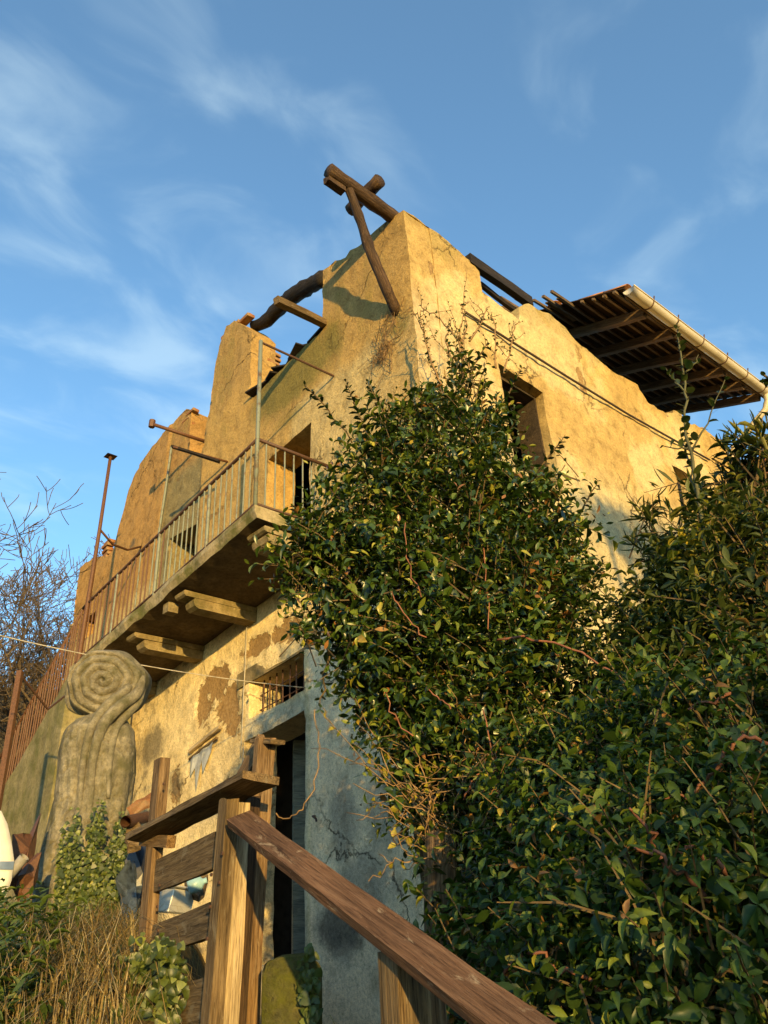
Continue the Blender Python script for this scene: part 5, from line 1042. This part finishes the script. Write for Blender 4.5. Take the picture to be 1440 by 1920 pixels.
p1 = p[cl_ > .33]; g = strips('dry_grass', p1, rng.uniform(.18, .55, len(p1)), rng.uniform(.0015, .0036, len(p1)), rng.uniform(.2, 1.7, len(p1)), M_straw, None, 1.3)
p = spots(5200, (AZ(*(0.448, 0.894, -0.018)[:2]), azL + .55), (2.3, 9.0)); g = strips('green_grass', p, rng.uniform(.10, .34, len(p)), rng.uniform(.002, .005, len(p)), rng.uniform(.1, 1.0, len(p)), M_gra)
p = spots(160, (azR - .05, AZ(*(0.614, 0.790, -0.028)[:2])), (2.9, 4.4)); g = strips('tall_grass', p, rng.uniform(.3, .8, len(p)), rng.uniform(.002, .005, len(p)), rng.uniform(.1, .7, len(p)), M_gra)
# broad weeds on the left bank
p = spots(230, (azM + .12, azL), (2.9, 4.8)); WL = []
for q in p[fbm(p[:, 0]*1.1, p[:, 1]*1.1, None, 73, 3) > .47]:
    WL.append(along_leaves(curve(q, Vector(q) + Vector((random.gauss(0, .07), random.gauss(0, .07), random.uniform(.10, .32))), 0, 5, .006), .035, .085, .026, .45, 1., .1, False))
wd_ = empty('weeds', (1.394, 3.749, -0.046), 'leafy green weeds growing through dry grass on the left bank', 'weeds', None, 'stuff'); foliage('', None, '', '', 'lance', cat(*WL), M_weed, 0, None, wd_)
# ivy: on the statue foot and over the fence post
def ivy(name, loc, label, patches, per, ll, mat, singles=300):
    patches = [(c, a, b_, int(n*1.7)) for c, a, b_, n in patches]
    r = empty(name, loc, label, 'ivy'); out_ = []
    for (c, rx, rz2, n) in patches:
        c = Vector(c); v_ = Vector((c.x, c.y, 0)).normalized(); h_ = Vector((v_.y, -v_.x, 0)); P = []
        while len(P) < n:
            a, b_ = random.gauss(0, .5), random.gauss(0, .5)
            if a*a+b_*b_ < 1.1: P.append(c + h_*a*rx + up*b_*rz2 - v_*(random.uniform(0, .07)))
        P = np.array([tuple(q) for q in P]); k = len(P); nm = unit(np.array(-v_)*1.0 + np.array([0, 0, .45]) + rng.normal(size=(k, 3))*.35); d = rng.normal(size=(k, 3))*.5 + np.array([0, 0, -.8]); d = unit(d - nm*(d*nm).sum(-1, keepdims=True))
        out_.append(dict(p=P, d=d, n=nm, s=rng.uniform(.55, 1.2, k), v=np.clip(rng.normal(.45, .2, k), 0, 1), L=ll, W=ll*.95))
    return foliage('', None, '', '', 'ivy', cat(*out_), mat, singles, None, r)
ivy('ivy', (2.294, 5.272, 0.089), 'green ivy climbing in three strands up the foot of the stone statue',
    [((2.124, 5.333, 0.457), .07, .34, 240), ((2.184, 5.287, 0.241), .15, .26, 320), ((2.278, 5.312, 0.552), .06, .30, 200), ((2.275, 5.248, 0.207), .2, .22, 380), ((2.444, 5.315, 0.523), .07, .26, 190), ((2.381, 5.245, 0.265), .13, .28, 300), ((2.418, 5.206, 0.112), .12, .2, 180), ((2.102, 5.406, 0.526), .04, .18, 30)], 1, .031, M_ivy)
ivy('ivy', (1.349, 2.567, -0.168), 'ivy wrapped round the bottom of the left fence post', [((1.597, 3.109, -0.055), .10, .10, 70), ((1.619, 3.264, -0.153), .10, .14, 80), ((1.563, 2.874, -0.145), .07, .14, 60), ((1.582, 3.004, -0.230), .2, .08, 110), ((1.547, 2.902, -0.033), .06, .04, 30), ((1.648, 3.392, -0.247), .12, .06, 60)], 1, .034, M_ivy)
ivy('ivy', (1.816, 2.425, -0.160), 'yellow green ivy on the right side of the mossy stone', [((1.822, 2.409, -0.160), .03, .13, 34), ((1.813, 2.415, -0.117), .025, .05, 10), ((1.830, 2.402, -0.221), .03, .08, 16)], 1, .030, M_weed)

# bare trees and brush beyond the stair
def bare_tree(name, base, h, label, seed, lean=(0, 0, 0), spread=.6, depth=6, group=None, r0=.11, bare=True):
    rs_ = random.Random(seed); root = empty(name, base, label, 'tree', group); T = MB(); B2 = MB()
    def grow(p, d, ln, r, k):
        n = 6; pts = [p]; q = p
        for i in range(n):
            d = (d + Vector((rs_.gauss(0, .09), rs_.gauss(0, .09), rs_.gauss(.03, .07)))).normalized(); q = q + d*ln/n; pts.append(q)
        (T if k == 0 else B2).tube(pts, [max(.0065, r*(1 - .45*i/n)) for i in range(n+1)], 7 if k < 2 else (4 if k < 4 else 3), k == 0)
        if k >= depth: return
        for c in range(4 if k < 2 else rs_.choice((2, 3, 3))):
            s = rs_.uniform(.35, 1.0) if k else rs_.uniform(.5, 1); o_ = pts[min(n, max(1, int(s*n)))]; a = Vector((rs_.gauss(0, 1), rs_.gauss(0, 1), rs_.gauss(.15, .7))).normalized()
            grow(o_, (d*(1-spread) + a*spread + Vector(lean)*.25).normalized(), ln*rs_.uniform(.55, .82), r*.55*rs_.uniform(.7, 1.1), k+1)
    grow(Vector(base), (Vector((0, 0, 1)) + Vector(lean)*.5).normalized(), h*.36, r0, 0)
    T.build('trunk', M_bark, root, None, True); o = B2.build('crown', M_bark, root, None, True); return root
for (c, h, lab, sd, ln_, r0) in (((4.416, 14.858, 0.631), 10.5, 'tallest leafless tree with fine twigs against the sky at the far left', 5, (.30, -.28, 0), .11), ((6.098, 16.935, 0.696), 8.5, 'lower leafless tree behind the stair railing', 11, (.1, -.1, 0), .09), ((4.268, 15.938, 0.688), 11.5, 'bushy leafless tree cut by the left edge', 23, (.45, -.4, 0), .11), ((5.828, 18.084, 0.758), 8.0, 'thin leafless tree with reddish twigs low behind the iron post', 41, (.15, -.1, 0), .08)):
    bare_tree('bare_tree', (c[0], c[1], float(gz(c[0], c[1]))-.1), h, lab, sd, ln_, .52, 7, None, r0)
n = 5200; a = rng.uniform(azL - .30, azL + .35, n); d_ = rng.uniform(15, 42, n); P = np.column_stack([np.cos(a)*d_, np.sin(a)*d_]); P = np.column_stack([P, gz(P[:, 0], P[:, 1])])
M_brush = leaf_mat('dry_brush', [(0, (.07, .045, .025)), (.5, (.15, .10, .05)), (1, (.26, .18, .10))], .8, .05, .1)
br = strips('brushwood', P, rng.uniform(.8, 2.6, n), rng.uniform(.008, .022, n), rng.uniform(.0, 1.0, n), M_brush, None, .8, 5)
# distant house with a red roof beyond the right end
dh = empty('distant_house', (22.601, 8.076, 6.707), 'distant house with a red tiled roof glimpsed at the right edge below the downpipe', 'house')
c = Vector((22.974, 6.943, 12.041)); ZR = c.z
vd_ = Vector((c.x, c.y, 0)).normalized(); tg = Vector((vd_.y, -vd_.x, 0)); c = c + tg*4.2
def hp(a, b_, z): q = c + tg*a + vd_*b_; return (q.x, q.y, z)
b = MB(); b.add([hp(-4.4, -.7, -2), hp(5, -.7, -2), hp(5, 2.4, -2), hp(-4.4, 2.4, -2), hp(-4.4, -.7, ZR-.75), hp(5, -.7, ZR-.75), hp(5, 2.4, ZR-.75), hp(-4.4, 2.4, ZR-.75)], [(3,2,1,0),(4,5,6,7),(0,1,5,4),(1,2,6,5),(2,3,7,6),(3,0,4,7)]); b.build('wall', M_pr, dh)
b = MB(); b.v = [hp(-4.7, -1, ZR-.8), hp(5.3, -1, ZR-.8), hp(5.3, 2.7, ZR-.8), hp(-4.7, 2.7, ZR-.8), hp(-4.7, .6, ZR+.75), hp(5.3, .6, ZR+.75)]; b.f = [(3,2,1,0), (0,1,5,4), (1,2,5), (2,3,4,5), (3,0,4)]; rf = b.build('roof', stone_mat('red_roof', (.22, .06, .025), (.36, .11, .045), (.42, .18, .09), None, .5, 2), dh)
# trees behind the camera whose shade falls on the right side
def shade_tree(loc, label, bl, count, ll):
    r = empty('evergreen_tree', loc, label, 'tree', 'evergreen trees behind the viewpoint'); A, t = sprigs(bl, count, 8, ll, ll*.5, (.3, 1.05)); o = link(bpy.data.objects.new('crown', leaf_mesh('crown', 'broad', A, M_lfA, WM[r.name])), r, WM[r.name].copy())
    b = MB()
    for c, rr_ in bl: b.tube(curve(loc, c, 0, 6, .05), [.09, .08, .07, .06, .05, .04, .03], 6)
    b.build('trunk', M_bark, r, None, True)
def up_sun(p, t): return tuple(Vector(p) + SUN*t)
q = up_sun((2.3, .9, 0), 7.0)
shade_tree((q[0], q[1]-.2, -1.7), 'evergreen tree behind the viewpoint shading the hedge', [(up_sun((2.35, 1.3, -.1), 7), (.6, .45, .6)), (up_sun((3.1, 1.2, .1), 7.5), (.75, .6, .75)), (up_sun((4.0, 1.2, .05), 7.5), (.75, .6, .8)), (up_sun((5.0, 1.2, .1), 8), (.9, .6, .9)), (up_sun((2.6, 1.3, -.8), 7), (.75, .5, .6))], 850, .11)
q = up_sun((8.9, 4.2, 2), 10.0)
shade_tree((q[0], q[1], -1.7), 'taller evergreen tree behind the viewpoint shading the side wall', [(up_sun((8.1, 4.18, 4.15), 10), (.55, .4, .30)), (up_sun((9.0, 4.18, 3.8), 10), (.8, .6, .75)), (up_sun((9.2, 4.18, 2.6), 10), (.8, .6, 1.0)), (up_sun((10.2, 4.18, 3.9), 10), (.9, .6, .9)), (up_sun((10.3, 4.18, 2.6), 10), (.9, .6, 1.0)), (up_sun((8.3,4.18,2.0),10),(.9,.6,.7)), (up_sun((7.6, 4.18, 4.2), 10), (.4, .3, .22))], 2600, .11)
